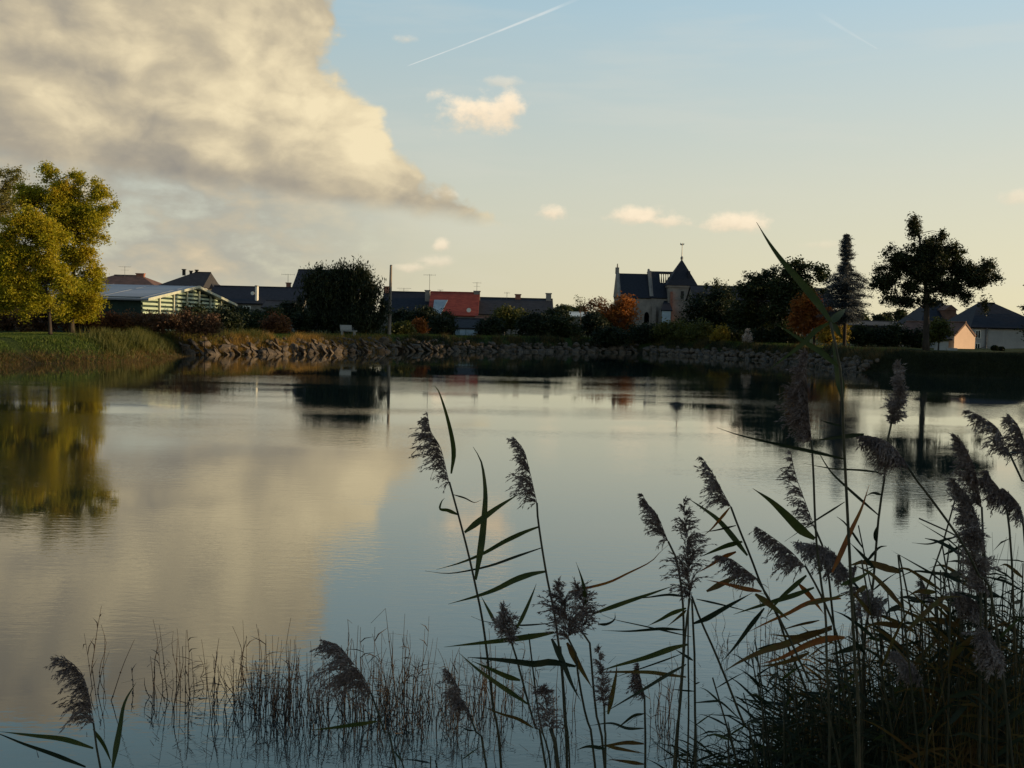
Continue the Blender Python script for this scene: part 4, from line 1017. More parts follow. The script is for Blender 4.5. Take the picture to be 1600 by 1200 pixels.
for (x, y, h, rx) in [(13, 1.0, 6.5, 2.4), (14, 4.4, 6.0, 2.4), (13.5, -3.0, 6.5, 2.4)]:  # added to keep the sun off the foreground reeds
    outtree(x, y, h, rx, 200 + k, 'leafy tree on the near bank beyond the right edge of the picture'); k += 1

# ------------------------------------------------------------------ bank grass and weeds
def blades(name, label, n, place, hgt_, wid, m, seed, lean=.3):
    r = np.random.default_rng(seed)
    X, Y = place(r, n); Zb = hgt(X, Y)
    h = hgt_ * r.uniform(.45, 1.4, len(X)); a = r.uniform(0, 2 * np.pi, len(X))
    lx, ly = r.normal(0, lean, len(X)) * h, r.normal(0, lean, len(X)) * h
    V = np.empty((len(X), 3, 3))
    V[:, 0] = np.stack([X - np.cos(a) * wid, Y - np.sin(a) * wid, Zb - .03], 1)
    V[:, 1] = np.stack([X + np.cos(a) * wid, Y + np.sin(a) * wid, Zb - .03], 1)
    V[:, 2] = np.stack([X + lx, Y + ly, Zb + h], 1)
    o = link(bpy.data.objects.new(name, npmesh(name, V.reshape(-1, 3), np.arange(len(X) * 3).reshape(-1, 3), m)))
    tag(o, label, None, kind='stuff'); return o
def strip(px0, px1, o0, o1, clump=0.0):
    pts = [(p.x, p.y) for p, q in zip(shore, shore_px) if px0 <= q[0] <= px1]
    seg = np.array(pts); A = seg[:-1]; B = seg[1:]; L = np.hypot(*(B - A).T)
    def f(r, n):
        if clump:
            nc = max(4, n // 60); kc = r.choice(len(A), nc, p=L / L.sum()); tc_ = r.random(nc); sel = r.integers(0, nc, n)
            k = kc[sel]; t = np.clip(tc_[sel] + r.normal(0, clump, n) / L[k], 0, 1)
            off = (r.uniform(o0, o1, nc))[sel] + r.normal(0, clump, n)
        else:
            k = r.choice(len(A), n, p=L / L.sum()); t = r.random(n); off = r.uniform(o0, o1, n)
        d = (B - A)[k] / L[k][:, None]; nrm_ = np.stack([-d[:, 1], d[:, 0]], 1)
        p = A[k] + (B - A)[k] * t[:, None] + nrm_ * off[:, None]
        return p[:, 0], p[:, 1]
    return f
shore.insert(0, Vector((-30, 46, 0))); shore_px.insert(0, (-60, 0))
blades('bank_grass', 'short green grass on the left lawn and bank', 70000, strip(-60, 330, .3, 9.0), .09, .022, M['grass'], 1, .5)
blades('bank_weeds', 'rough green and tan weeds hanging over the left water edge', 16000, strip(-60, 320, -.2, 1.2, .25), .17, .018, M['drygrass'], 2, .7)
blades('bank_weeds', 'taller green weed tufts at the start of the stones', 9000, strip(200, 460, 1.2, 2.8, .3), .5, .02, M['olive'], 3, .35)
blades('bank_weeds', 'tan weed tufts growing among the stones of the embankment', 12000, strip(300, 1345, .5, 2.6, .22), .42, .018, M['drygrass'], 4, .4)
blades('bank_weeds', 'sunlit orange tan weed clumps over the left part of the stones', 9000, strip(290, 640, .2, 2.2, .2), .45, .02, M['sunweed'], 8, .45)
blades('bank_weeds', 'rough dark weeds growing over the stones of the centre and right embankment', 26000, strip(640, 1345, -.1, 2.4, .3), .34, .02, M['roughgrass'], 9, .5)  # weed colour carries the shade on this stretch of stones
blades('bank_grass', 'short green grass along the top of the stone embankment', 42000, strip(300, 1345, 2.2, 6.0), .14, .02, M['grass'], 5)
blades('bank_grass', 'rough dark grass covering the right bank down to the water', 50000, strip(1320, 1600, -.1, 6.0), .20, .02, M['roughgrass'], 6)  # grass colour darkened in place of the shade on this bank

# ------------------------------------------------------------------ reeds in the foreground
RR = random.Random(11)
def ribbon_mesh(pts, wid, m, twist, n=16, name='leaf'):
    """a reed blade: folded ribbon, broad in its lower half and drawn out to a point"""
    c = catmull(pts, n); V = []; F_ = []
    for i, p in enumerate(c):
        s_ = i / (n - 1)
        t = (c[min(i + 1, n - 1)] - c[max(i - 1, 0)]).normalized()
        a = t.cross(Vector((0, 1, 0)))
        if a.length < 1e-4: a = Vector((1, 0, 0))
        a.normalize(); b = t.cross(a)
        th = twist[0] + twist[1] * s_
        u = a * math.cos(th) + b * math.sin(th); v = t.cross(u)
        prof = (min(1, .35 + s_ / .22 * .65) if s_ < .22 else 1 - ((s_ - .22) / .78) ** 1.5)
        hw = max(.0006, wid * .5 * prof)
        V += [p - u * hw + v * hw * .22, p, p + u * hw + v * hw * .22]
    for i in range(n - 1):
        for k in (0, 1): F_.append((i * 3 + k, i * 3 + k + 1, (i + 1) * 3 + k + 1, (i + 1) * 3 + k))
    return npmesh(name, [tuple(v) for v in V], F_, m, True)
def plume_mesh(axis, W_, side, sym, fluffy, m, seed, dens=1.0):
    """reed head. axis: points base->tip (metres), W_: branch reach, side: hanging direction"""
    r = np.random.default_rng(seed); rp = random.Random(seed)
    ax = catmull(axis, 30); L = sum((a - b_).length for a, b_ in zip(ax, ax[1:]))
    V = []; F_ = []
    def quad(p, a, b_, l, w_):
        i = len(V); V.extend([p - a * l * .35, p + b_ * w_, p + a * l * .65, p - b_ * w_]); F_.append((i, i + 1, i + 2, i + 3))
    def strand(pts, w0):
        for a, b_ in zip(pts, pts[1:]):
            d = b_ - a
            if d.length < 1e-6: continue
            u = d.cross(Vector((0, 1, .2))).normalized() * w0
            i = len(V); V.extend([a - u, a + u, b_ + u * .7, b_ - u * .7]); F_.append((i, i + 1, i + 2, i + 3))
    strand(ax, .0016)
    nb = int(25 * (.55 + .45 * dens))
    side = Vector(side).normalized() if Vector(side).length else Vector((0, 0, -1))
    for k in range(nb):
        s_ = ((k + rp.random()) / nb) ** 1.1
        i = min(28, int(s_ * 29)); p0 = ax[i]; ad = (ax[i + 1] - ax[i]).normalized()
        env = (.55 + .45 * min(1, s_ / .15)) * (1 - s_) ** .75 + .10
        rd = Vector((rp.gauss(0, 1), rp.gauss(0, 1), rp.gauss(0, .6)))
        out0 = rd - ad * rd.dot(ad); out0.normalize()
        big = W_ * env * 1.15 * rp.uniform(.6, 1.08)
        nsub = int(rp.uniform(5, 10) * (.7 + .3 * dens))
        for m_ in range(nsub):
            reach = big * rp.uniform(.35, 1.0)
            out = (out0 + Vector((rp.gauss(0, .38), rp.gauss(0, .38), rp.gauss(0, .3)))).normalized()
            if not sym: out = (out * .75 + side * .9).normalized()
            a0 = rp.uniform(.6, 1.6); sag = rp.uniform(.3, 1.3)
            pts = []; nseg = 7
            for q in range(nseg + 1):
                u = q / nseg
                pts.append(p0 + ad * reach * a0 * (u - .45 * u * u) + out * reach * (u ** 1.2) * .85 + Vector((0, 0, -1)) * reach * sag * (.34 if not sym else .15) * u * u)
            strand(pts, .0008)
            nsp = max(3, int(reach / .0052 * (1.0 if not fluffy else 1.35)))
            for q in range(nsp):
                u = rp.uniform(.06, 1.0) ** .8; j = min(nseg - 1, int(u * nseg)); f = u * nseg - j
                p = pts[j].lerp(pts[j + 1], f); bd = (pts[j + 1] - pts[j]).normalized()
                jit = Vector((rp.gauss(0, 1), rp.gauss(0, 1), rp.gauss(0, 1)))
                a = (bd * 1.3 + jit * (.36 if not fluffy else .8) + Vector((0, 0, -.1))).normalized()
                b_ = a.cross(Vector((rp.gauss(0, 1), rp.gauss(0, 1), rp.gauss(0, 1)))).normalized()
                quad(p + jit * (.002 if not fluffy else .004), a, b_, rp.uniform(.010, .019), .0019 if not fluffy else .0025)
    return npmesh('plume', [tuple(v) for v in V], F_, m)
STEMW = 4.6
def reed(label, D, stem, head=None, hw=40, side=(-1, 0, -.3), sym=False, fluffy=False, lv=(), dens=1.0, name='reed', sw=1.0, lean=0.0):
    """stem: directions from head base downwards. head: directions from tip to base."""
    k = D / F
    seed = RR.randrange(1 << 30); rp = random.Random(seed)
    sp_ = [P(x, y, D + lean * i) for i, (x, y) in enumerate(stem)]
    last, prev = sp_[-1], sp_[-2]
    dirn = (last - prev).normalized(); dirn = (dirn + Vector((0, 0, -1.2))).normalized()
    if last.z > -.3:
        sp_.append(last + dirn * (last.z + .3) / max(.3, -dirn.z))
    root = sp_[-1].copy(); root.z = max(root.z, -.3)
    t = empty(name, root, label, 'reed', 'reeds in the foreground')
    if head and len(stem) and (P(*head[-1], D) - sp_[0]).length < .12: pass
    b = MB(); cpts = catmull([p - root for p in reversed(sp_)], max(12, len(sp_) * 4))
    n = len(cpts); b.tube(cpts, [STEMW * k * .5 * sw * (1.15 - .45 * i / (n - 1)) for i in range(n)], 6)
    # nodes of the stem
    b.build('stem', M['reedstem'], t, True)
    if head:
        ax = [P(x, y, D) - root for x, y in reversed(head)]
        j = 0
        for a in ax[1:]:
            j += 1; a.y += rp.uniform(-.02, .02) * j
        me = plume_mesh(ax, hw * k * 1.06, side, sym, fluffy, M['plumepale'] if fluffy else M['plume'], seed, dens)
        link(bpy.data.objects.new('plume', me), t)
    for L in lv:
        pts, wpx, mm = L
        dd = rp.uniform(-.16, .16)
        q = [P(x, y, D + dd * (i / max(1, len(pts) - 1))) - root for i, (x, y) in enumerate(pts)]
        me = ribbon_mesh(q, wpx * k * 0.95, M[mm], (rp.uniform(-.45, .25), rp.uniform(-.5, .5)))
        link(bpy.data.objects.new('leaf', me), t)
    return t
g_, d_, o_, b__ = 'reedleaf', 'reeddark', 'reedorange', 'reedbrown'
reed('tall reed left of centre, plume hanging left and a leaf curling above it', 4.2, [(702, 753), (716, 804), (732, 866), (744, 920), (754, 970), (762, 1030), (770, 1100), (783, 1198)],
     [(666, 645), (674, 672), (688, 702), (702, 755)], 52, lv=[
     ([(705, 740), (709, 704), (700, 656), (684, 608), (673, 604)], 8, g_), ([(709, 773), (726, 778), (741, 785), (752, 781)], 3, d_), ([(716, 804), (700, 797), (688, 795), (690, 784), (695, 778)], 8, g_),
     ([(743, 906), (752, 850), (757, 800), (758, 764), (752, 722), (739, 698)], 12, g_), ([(726, 832), (748, 815), (779, 792), (812, 771)], 11, g_)])
reed('reed just right of the tall left one, its plume lower and three leaves pointing left', 4.4, [(839, 786), (840, 806), (846, 850), (855, 904), (866, 958), (872, 1000), (878, 1050), (882, 1118), (886, 1200)],
     [(801, 683), (818, 703), (826, 730), (839, 786)], 44, lv=[
     ([(842, 823), (820, 831), (788, 846), (756, 864), (720, 879), (682, 890)], 8, g_), ([(846, 856), (808, 869), (772, 882), (740, 890), (700, 896), (664, 892)], 4.5, d_),
     ([(852, 893), (830, 897), (804, 906), (776, 920), (746, 931), (700, 944)], 10, g_)])
reed('short reed with small plume between two raised leaves, left of the bushy double plume', 4.0, [(798, 1000), (808, 1032), (820, 1078), (835, 1133), (852, 1192)], [(785, 947), (789, 970), (798, 1002)], 30, (0, 0, 1), True, True, lv=[
     ([(775, 974), (764, 954), (752, 932)], 7, g_), ([(806, 984), (820, 956), (832, 928), (838, 912)], 7, g_), ([(866, 988), (830, 994), (780, 1001), (736, 1006), (694, 1011)], 11, g_),
     ([(860, 974), (816, 977), (780, 975), (754, 970), (736, 963)], 3, d_), ([(900, 1041), (860, 1034), (835, 1037), (802, 1033), (760, 1029), (730, 1027)], 13, d_),
     ([(813, 1063), (793, 1057), (768, 1046), (738, 1033)], 9, g_), ([(825, 1100), (800, 1083), (773, 1065), (743, 1043), (717, 1020)], 9, g_), ([(833, 1137), (810, 1123), (783, 1115), (752, 1103)], 8, b__)])
reed('reed with the left half of the bushy double plume', 4.0, [(888, 998), (898, 1010), (904, 1060), (915, 1118), (930, 1200)], [(870, 910), (876, 935), (885, 960), (889, 1000)], 62, (-.2, 0, -.6), True, False, [
     ([(862, 998), (880, 1036), (894, 1070), (908, 1096)], 10, d_), ([(886, 1004), (904, 1038), (926, 1076)], 11, b__)], 1.5)
reed('reed with the right half of the bushy double plume, orange leaf springing from it', 4.15, [(908, 985), (920, 996), (926, 1060), (932, 1118), (945, 1200)], [(901, 908), (908, 935), (912, 955), (908, 988)], 46, (.4, 0, -.6), True, False, [
     ([(888, 925), (910, 920), (950, 910), (980, 896), (1016, 878), (1032, 862), (1046, 850)], 5, o_), ([(916, 948), (912, 916), (908, 900), (900, 878)], 6, g_),
     ([(926, 959), (980, 940), (1016, 928), (1056, 914)], 8, g_), ([(934, 975), (948, 975), (960, 968), (961, 957)], 5, d_)], 1.2)
reed('reed whose plume leans left just left of the big upright plume', 4.5, [(1044, 846), (1056, 872), (1066, 930), (1068, 1010), (1062, 1100), (1056, 1200)], [(1002, 771), (1014, 790), (1026, 804), (1044, 846)], 40)
reed('reed with the largest fully upright bushy plume right of centre', 4.0, [(1078, 934), (1074, 960), (1070, 1000), (1063, 1100), (1053, 1198)], [(1068, 779), (1071, 820), (1075, 870), (1078, 934)], 60, (0, 0, 0), True, False, [
     ([(1072, 950), (1050, 958), (1032, 968), (1012, 978)], 8, g_), ([(1072, 953), (1060, 964), (1042, 979)], 7, b__), ([(1068, 984), (1034, 982), (1008, 984), (980, 986), (940, 985)], 7, d_),
     ([(1080, 995), (1010, 979), (960, 968), (940, 960)], 3, d_), ([(1074, 1007), (1050, 1013), (1010, 1027), (960, 1041), (934, 1050)], 10, g_), ([(1064, 1022), (1020, 1038), (950, 1062)], 3.5, d_),
     ([(1072, 1058), (1036, 1053), (1010, 1050), (950, 1050), (920, 1052)], 7, b__), ([(1072, 1038), (1040, 1056), (1004, 1078), (940, 1116)], 6, d_), ([(1074, 933), (1046, 929), (1014, 933), (990, 936)], 5, d_)], 1.9)
reed('bare reed stem running diagonally down right from the largest upright plume', 4.1, [(1081, 932), (1095, 970), (1108, 998), (1130, 1050), (1160, 1127), (1180, 1183)], None, lv=[([(1084, 974), (1104, 966), (1132, 950), (1176, 926)], 10, d_), ([(1088, 936), (1128, 945), (1180, 958)], 3.5, d_)])
reed('bare reed stem straight below the largest upright plume', 4.15, [(1081, 936), (1084, 998), (1085, 1010), (1086, 1117), (1087, 1198)], None, lv=[
     ([(1086, 1098), (1110, 1096), (1126, 1097), (1150, 1118), (1175, 1140)], 4, d_), ([(1085, 1080), (1062, 1078), (1048, 1076)], 4, d_), ([(1086, 1068), (1094, 1066)], 5, d_), ([(1083, 1032), (1070, 1024), (1054, 1014)], 5, d_)])
reed('reed plume leaning left high above crossing orange and green leaves', 4.3, [(1142, 792), (1154, 824), (1172, 868), (1192, 920), (1214, 960), (1232, 1012), (1260, 1080), (1290, 1200)], [(1097, 715), (1112, 738), (1126, 762), (1142, 792)], 40, lv=[
     ([(1168, 868), (1148, 842), (1124, 814), (1104, 798), (1074, 778)], 10, g_), ([(1140, 793), (1124, 812), (1112, 826), (1098, 838)], 6, o_), ([(1150, 821), (1120, 828), (1096, 832)], 4, d_),
     ([(1160, 846), (1136, 852), (1112, 862), (1092, 871)], 10, g_), ([(1150, 862), (1128, 871), (1108, 884), (1088, 896)], 10, o_)])
reed('reed with dark plume lying nearly flat over brown and orange leaves', 3.9, [(1182, 904), (1192, 918), (1230, 990), (1262, 1060), (1300, 1140)], [(1116, 866), (1140, 872), (1160, 886), (1184, 905)], 38, (-.6, 0, -.8), lv=[
     ([(1190, 924), (1164, 920), (1140, 914), (1104, 906)], 8, o_), ([(1104, 924), (1132, 910), (1150, 902), (1176, 896)], 10, b__), ([(1180, 928), (1210, 950), (1234, 970)], 11, b__), ([(1194, 950), (1172, 978), (1150, 1008), (1128, 1034)], 9, d_)])
reed('reed with dense plume pointing up left, wide leaves fanned beneath', 4.0, [(1258, 884), (1283, 930), (1300, 970), (1318, 1030), (1330, 1110), (1338, 1200)], [(1184, 825), (1210, 842), (1236, 862), (1258, 886)], 50, (-.6, 0, -.75), lv=[
     ([(1272, 918), (1240, 930), (1208, 940), (1170, 952), (1146, 960)], 9, g_), ([(1260, 899), (1240, 916), (1216, 938), (1196, 966)], 9, g_), ([(1248, 912), (1268, 934), (1288, 960)], 9, o_),
     ([(1314, 935), (1284, 937), (1258, 944), (1232, 958), (1200, 972), (1168, 988)], 8, o_), ([(1280, 969), (1248, 976), (1216, 986)], 7, b__), ([(1300, 982), (1260, 993), (1228, 1006), (1190, 1018), (1156, 1034), (1130, 1050)], 14, b__),
     ([(1320, 996), (1292, 998), (1260, 1008), (1220, 1028), (1186, 1038)], 12, o_), ([(1300, 978), (1272, 990), (1240, 994), (1200, 991)], 11, b__), ([(1264, 1020), (1240, 1030), (1210, 1038), (1180, 1042)], 9, b__), ([(1350, 1008), (1320, 1016), (1294, 1024)], 11, d_)], dens=1.2)
reed('reed with sparse open plume just left of the long bare stems', 4.4, [(1272, 822), (1290, 870), (1300, 950), (1310, 1060), (1315, 1200)], [(1232, 704), (1242, 740), (1256, 775), (1272, 822)], 44, dens=.75)
reed('reed carrying the tallest left leaning feathery plume, dark water bank behind it', 3.6, [(1268, 688), (1271, 740), (1273, 798), (1276, 850), (1284, 918), (1290, 960), (1292, 1040), (1296, 1200)],
     [(1256, 548), (1258, 580), (1263, 630), (1268, 690)], 60, (-.7, 0, -.1), False, False, lv=[([(1273, 842), (1252, 828), (1228, 804), (1204, 782), (1176, 763)], 16, g_), ([(1320, 784), (1298, 798), (1276, 812), (1226, 846)], 4, d_), ([(1258, 945), (1300, 935), (1330, 925)], 7, b__)], dens=2.6)
reed('tallest reed, a bare stem topped by broad crossing green leaves against the sky', 3.0, [(1297, 503), (1305, 538), (1313, 578), (1316, 620), (1318, 680), (1324, 798), (1330, 918), (1332, 960), (1336, 1040), (1342, 1200)], None, sw=1.25, lv=[
     ([(1299, 505), (1280, 476), (1249, 438), (1222, 407), (1201, 378), (1182, 347)], 13.5, g_), ([(1298, 503), (1274, 517), (1253, 538), (1201, 578)], 9, g_), ([(1295, 505), (1313, 490), (1322, 482)], 13, g_), ([(1300, 506), (1308, 516), (1316, 530)], 11, g_),
     ([(1311, 574), (1284, 551), (1263, 538), (1211, 505)], 10, g_), ([(1316, 622), (1312, 600), (1305, 560), (1300, 530)], 15, g_), ([(1318, 717), (1268, 705), (1220, 695), (1156, 680), (1120, 668)], 7, d_), ([(1316, 666), (1296, 661), (1280, 656)], 4, d_),
     ([(1300, 894), (1312, 868), (1328, 832), (1346, 794), (1358, 758)], 10, o_), ([(1366, 888), (1350, 870), (1328, 848)], 7, d_), ([(1314, 914), (1344, 902), (1366, 888)], 9, g_)])
reed('reed with short stiff upright pale plume standing alone against bright water', 4.3, [(1393, 660), (1385, 700), (1383, 740), (1373, 807), (1363, 923), (1350, 1010), (1346, 1200)], [(1406, 566), (1404, 600), (1398, 630), (1393, 662)], 26, (0, 0, .3), True, True, [
     ([(1377, 773), (1363, 770), (1350, 777)], 5, d_), ([(1370, 847), (1367, 833), (1373, 817)], 7, d_), ([(1374, 806), (1324, 762), (1296, 734), (1272, 694)], 5, d_), ([(1382, 740), (1350, 735), (1300, 732), (1256, 724)], 3.5, d_)], 3.0)
reed('reed bowing left with a drooping woolly plume on a thick slanting stem', 3.7, [(1413, 721), (1435, 754), (1459, 785), (1483, 818), (1497, 838), (1530, 900), (1560, 1000)], [(1344, 680), (1370, 684), (1395, 698), (1414, 722)], 44, (-.3, 0, -1), False, False, [([(1350, 678), (1320, 682), (1296, 685), (1270, 689)], 8, d_)], 2.4, sw=1.1)
reed('reed with plume arching left near the right edge, above the dense stand', 4.1, [(1577, 708), (1589, 734), (1602, 762), (1640, 850)], [(1514, 642), (1534, 650), (1556, 670), (1577, 709)], 44, (-.6, 0, -.6), lv=[([(1577, 706), (1590, 707), (1606, 707)], 4, d_)], dens=1.2)
reed('reed whose plume tops the dense column of plumes on the right', 3.9, [(1534, 792), (1536, 850), (1534, 920), (1530, 1040), (1528, 1200)], [(1490, 679), (1507, 705), (1522, 742), (1534, 794)], 46, (-1, 0, .1), dens=2.2)
reed('reed with second plume down in the dense column on the right', 3.85, [(1538, 855), (1540, 920), (1542, 1020), (1540, 1200)], [(1494, 752), (1512, 772), (1528, 808), (1538, 857)], 46, (-1, 0, -.1), False, True, dens=2.2)
reed('reed with woolly plume forming the lower part of the column on the right', 3.8, [(1532, 925), (1532, 1000), (1530, 1200)], [(1508, 796), (1518, 838), (1526, 880), (1532, 928)], 42, (-.7, 0, -.1), True, True, dens=2.2)
reed('reed with plume just right of the dense column, curling left', 4.0, [(1572, 785), (1580, 860), (1585, 1000), (1588, 1200)], [(1541, 734), (1552, 748), (1564, 764), (1572, 786)], 46, (-.6, 0, -.5), dens=1.3)
reed('reed plume cut by the right edge beside the arching one', 4.2, [(1604, 712), (1615, 800), (1620, 1000)], [(1583, 648), (1592, 665), (1600, 685), (1604, 714)], 40, (-.8, 0, -.4), dens=1.2)
reed('reed plume at the right edge below the arching one', 4.0, [(1598, 808), (1604, 900), (1606, 1100)], [(1572, 765), (1584, 775), (1594, 790), (1598, 810)], 42, (-.6, 0, -.6), dens=1.2)
reed('small reed plume standing clear of the stubble on the right', 4.9, [(1460, 942), (1466, 1010), (1468, 1200)], [(1434, 896), (1441, 912), (1452, 928), (1461, 944)], 24, (-.7, 0, -.5), dens=.8)
reed('reed with ragged woolly plume below the right column', 3.9, [(1534, 960), (1538, 1060), (1536, 1200)], [(1496, 924), (1510, 930), (1524, 942), (1534, 962)], 42, (-.5, 0, -.7), False, True, dens=1.4)
reed('reed with big woolly plume low at the right edge', 3.7, [(1566, 1040), (1572, 1100), (1574, 1200)], [(1538, 985), (1550, 1000), (1560, 1018), (1567, 1042)], 54, (-.5, 0, -.6), False, True, dens=1.6)
reed('reed with pale woolly plume low in the thicket below the small plume', 3.8, [(1438, 1056), (1446, 1110), (1448, 1200)], [(1390, 1020), (1408, 1026), (1424, 1038), (1438, 1058)], 36, (-.4, 0, -.8), False, True, dens=1.3)
reed('thin reed with short plume behind the two long bare stems', 4.6, [(1345, 958), (1350, 1040), (1352, 1200)], [(1334, 874), (1337, 900), (1341, 930), (1346, 960)], 34, (-.7, 0, -.5))
reed('reed with thick drooping plume crossed by the two long bare stems', 4.1, [(1328, 900), (1336, 960), (1344, 1060), (1348, 1200)], [(1250, 852), (1280, 852), (1306, 868), (1328, 902)], 52, (-.4, 0, -.9), False, True, dens=1.5)
reed('reed with woolly dark plume at the start of the thicket, right of the long stems', 4.2, [(1372, 962), (1378, 1040), (1380, 1200)], [(1352, 925), (1358, 938), (1366, 950), (1373, 964)], 34, (-.5, 0, -.6), True, True, dens=1.1)
reed('short reed with slim upright plume below the bushy double plume', 3.9, [(944, 1100), (945, 1140), (946, 1200)], [(936, 1016), (940, 1045), (942, 1072), (944, 1102)], 24, (0, 0, .4), True, False, [([(950, 1116), (958, 1080), (963, 1052), (964, 1036)], 9, b__), ([(946, 1170), (920, 1166), (900, 1172)], 7, d_), ([(946, 1165), (980, 1172), (1010, 1178)], 7, b__)], 1.1)
reed('short reed with small leaning plume left of the bare stems, below centre right', 4.2, [(1007, 1088), (1008, 1140), (1008, 1200)], [(996, 1036), (999, 1052), (1003, 1070), (1008, 1090)], 28, (-.7, 0, -.2), lv=[([(1006, 1115), (990, 1118), (974, 1130), (962, 1140)], 7, d_), ([(1006, 1138), (980, 1138), (955, 1130), (920, 1134)], 5, d_), ([(1006, 1162), (980, 1160), (952, 1164), (930, 1166)], 8, b__), ([(1006, 1194), (980, 1190), (950, 1186)], 7, b__)])
reed('short reed with cone shaped plume on a thick green sheath near the bottom centre', 3.8, [(860, 1138), (866, 1165), (872, 1200)], [(848, 1067), (851, 1090), (855, 1115), (860, 1140)], 34, (0, 0, .2), True, False, dens=1.1, sw=2.0)
reed('reed with wide swept plume like a comb, low left of centre among the stubble', 3.9, [(580, 1083), (590, 1112), (602, 1146), (619, 1198)], [(505, 1010), (528, 1015), (552, 1032), (568, 1055), (581, 1085)], 80, (-.7, 0, -.55), lv=[([(589, 1127), (546, 1133), (510, 1138), (481, 1141)], 9, g_)], dens=1.4)
reed('reed with ragged hanging plume right of the comb shaped one', 3.9, [(730, 1107), (743, 1142), (760, 1197)], [(695, 1044), (704, 1060), (716, 1080), (731, 1109)], 44, (-.3, 0, -.9), lv=[([(742, 1142), (730, 1140), (718, 1134)], 4, d_)], dens=1.2)
reed('reed with swept plume alone in the bottom left corner', 3.9, [(146, 1130), (152, 1175), (157, 1200)], [(93, 1022), (112, 1030), (126, 1050), (138, 1085), (147, 1132)], 58, (-.85, 0, -.4), lv=[
     ([(146, 1169), (102, 1155), (52, 1149), (0, 1143)], 10, g_), ([(134, 1198), (87, 1179), (38, 1162), (0, 1147), (-20, 1142)], 11, d_), ([(176, 1200), (187, 1141), (195, 1098), (213, 1066)], 11, g_), ([(146, 1139), (163, 1165), (175, 1194)], 8, g_)], dens=1.25)
# bare stems without plumes
for a in [([(1532, 800), (1440, 1060), (1430, 1200)], 'thin')]: pass
for st, lab, lvs in [([(1498, 760), (1470, 860), (1440, 960), (1436, 1200)], 'thin bare reed stem leaning right across the bright water', []),
                ([(1484, 850), (1470, 960), (1462, 1100)], 'thin bare reed stem right of the leaning one', []),
                ([(1498, 850), (1497, 930), (1495, 1100)], 'thin leafy topped reed stem by the dense column', [([(1498, 868), (1488, 856), (1480, 845)], 6, d_), ([(1498, 868), (1508, 855), (1512, 845)], 6, d_), ([(1516, 903), (1480, 898), (1450, 894), (1425, 893), (1400, 905)], 6, d_)]),
                ([(1436, 810), (1490, 835), (1520, 860), (1560, 1000)], 'thin reed stem ending in a curved leaf left of the column', [([(1497, 838), (1470, 845), (1450, 850), (1425, 848)], 4, d_)]),
                ([(876, 1010), (880, 1060), (885, 1130), (890, 1200)], 'bare reed stem under the bushy double plume', []),
                ([(826, 990), (832, 1040), (842, 1120), (852, 1160), (860, 1200)], 'thin bare reed stem left of the bushy double plume', []),
                ([(1076, 935), (1075, 1000), (1076, 1100), (1074, 1198)], 'middle bare reed stem below the largest upright plume', [])]:
    reed(lab, 4.3, st, None, lv=lvs, sw=.75)

# dense leafy stand at lower right: prototypes with single leaves, copied
def proto(seed, H, nl, llen, lw, mats, bias):
    rp = random.Random(seed); parts = []
    bend = rp.uniform(-.12, .12)
    def sp(s_): return Vector((bend * H * s_ * s_ - .02, 0, H * s_))
    b = MB(); b.tube([sp(i / 8) for i in range(9)], [.0052 * (1.1 - .5 * i / 8) for i in range(9)], 5)
    stem = b.mesh('stem', M['reedstem'], True); lm = []
    for i in range(nl):
        s_ = .28 + .72 * (i + rp.random() * .5) / nl; p = sp(min(1, s_))
        az_ = rp.choice((0, math.pi)) + rp.gauss(0, .55) + (bias if rp.random() < .65 else 0)
        d = Vector((math.cos(az_), math.sin(az_), 0)); L = llen * rp.uniform(.6, 1.2) * (1 - .35 * s_)
        up_ = rp.uniform(-.05, .75)
        pts = [p, p + d * L * .33 + Vector((0, 0, L * up_ * .33)), p + d * L * .68 + Vector((0, 0, L * up_ * .62)), p + d * L + Vector((0, 0, L * (up_ * .82 - rp.uniform(0, .12))))]
        lm.append(ribbon_mesh(pts, lw * rp.uniform(.7, 1.2), M[rp.choice(mats)], (rp.uniform(-1.2, 1.2), rp.uniform(-.6, .6)), 9))
    return stem, lm
protos = [proto(300 + i, 1.0, 15, .21, .011, [d_, d_, d_, d_, g_], math.pi) for i in range(5)] + [proto(320 + i, 1.0, 13, .26, .013, [d_, b__, b__, b__, d_], math.pi) for i in range(5)]
RS = random.Random(21)
def stand(loc, H, label, group, pr, tilt):
    stem, lm = pr
    t = empty('leafy_reed', loc, label, 'reed', group, RS.uniform(-.7, .7)); t.rotation_euler.y = tilt; t.rotation_euler.x = RS.uniform(-.1, .1)
    t.scale = (1 * RS.uniform(.85, 1.1), 1, H)
    s_ = bpy.data.objects.new('stem', stem); link(s_, t)
    for m_ in lm: link(bpy.data.objects.new('leaf', m_), t)
n = 0
spots = []
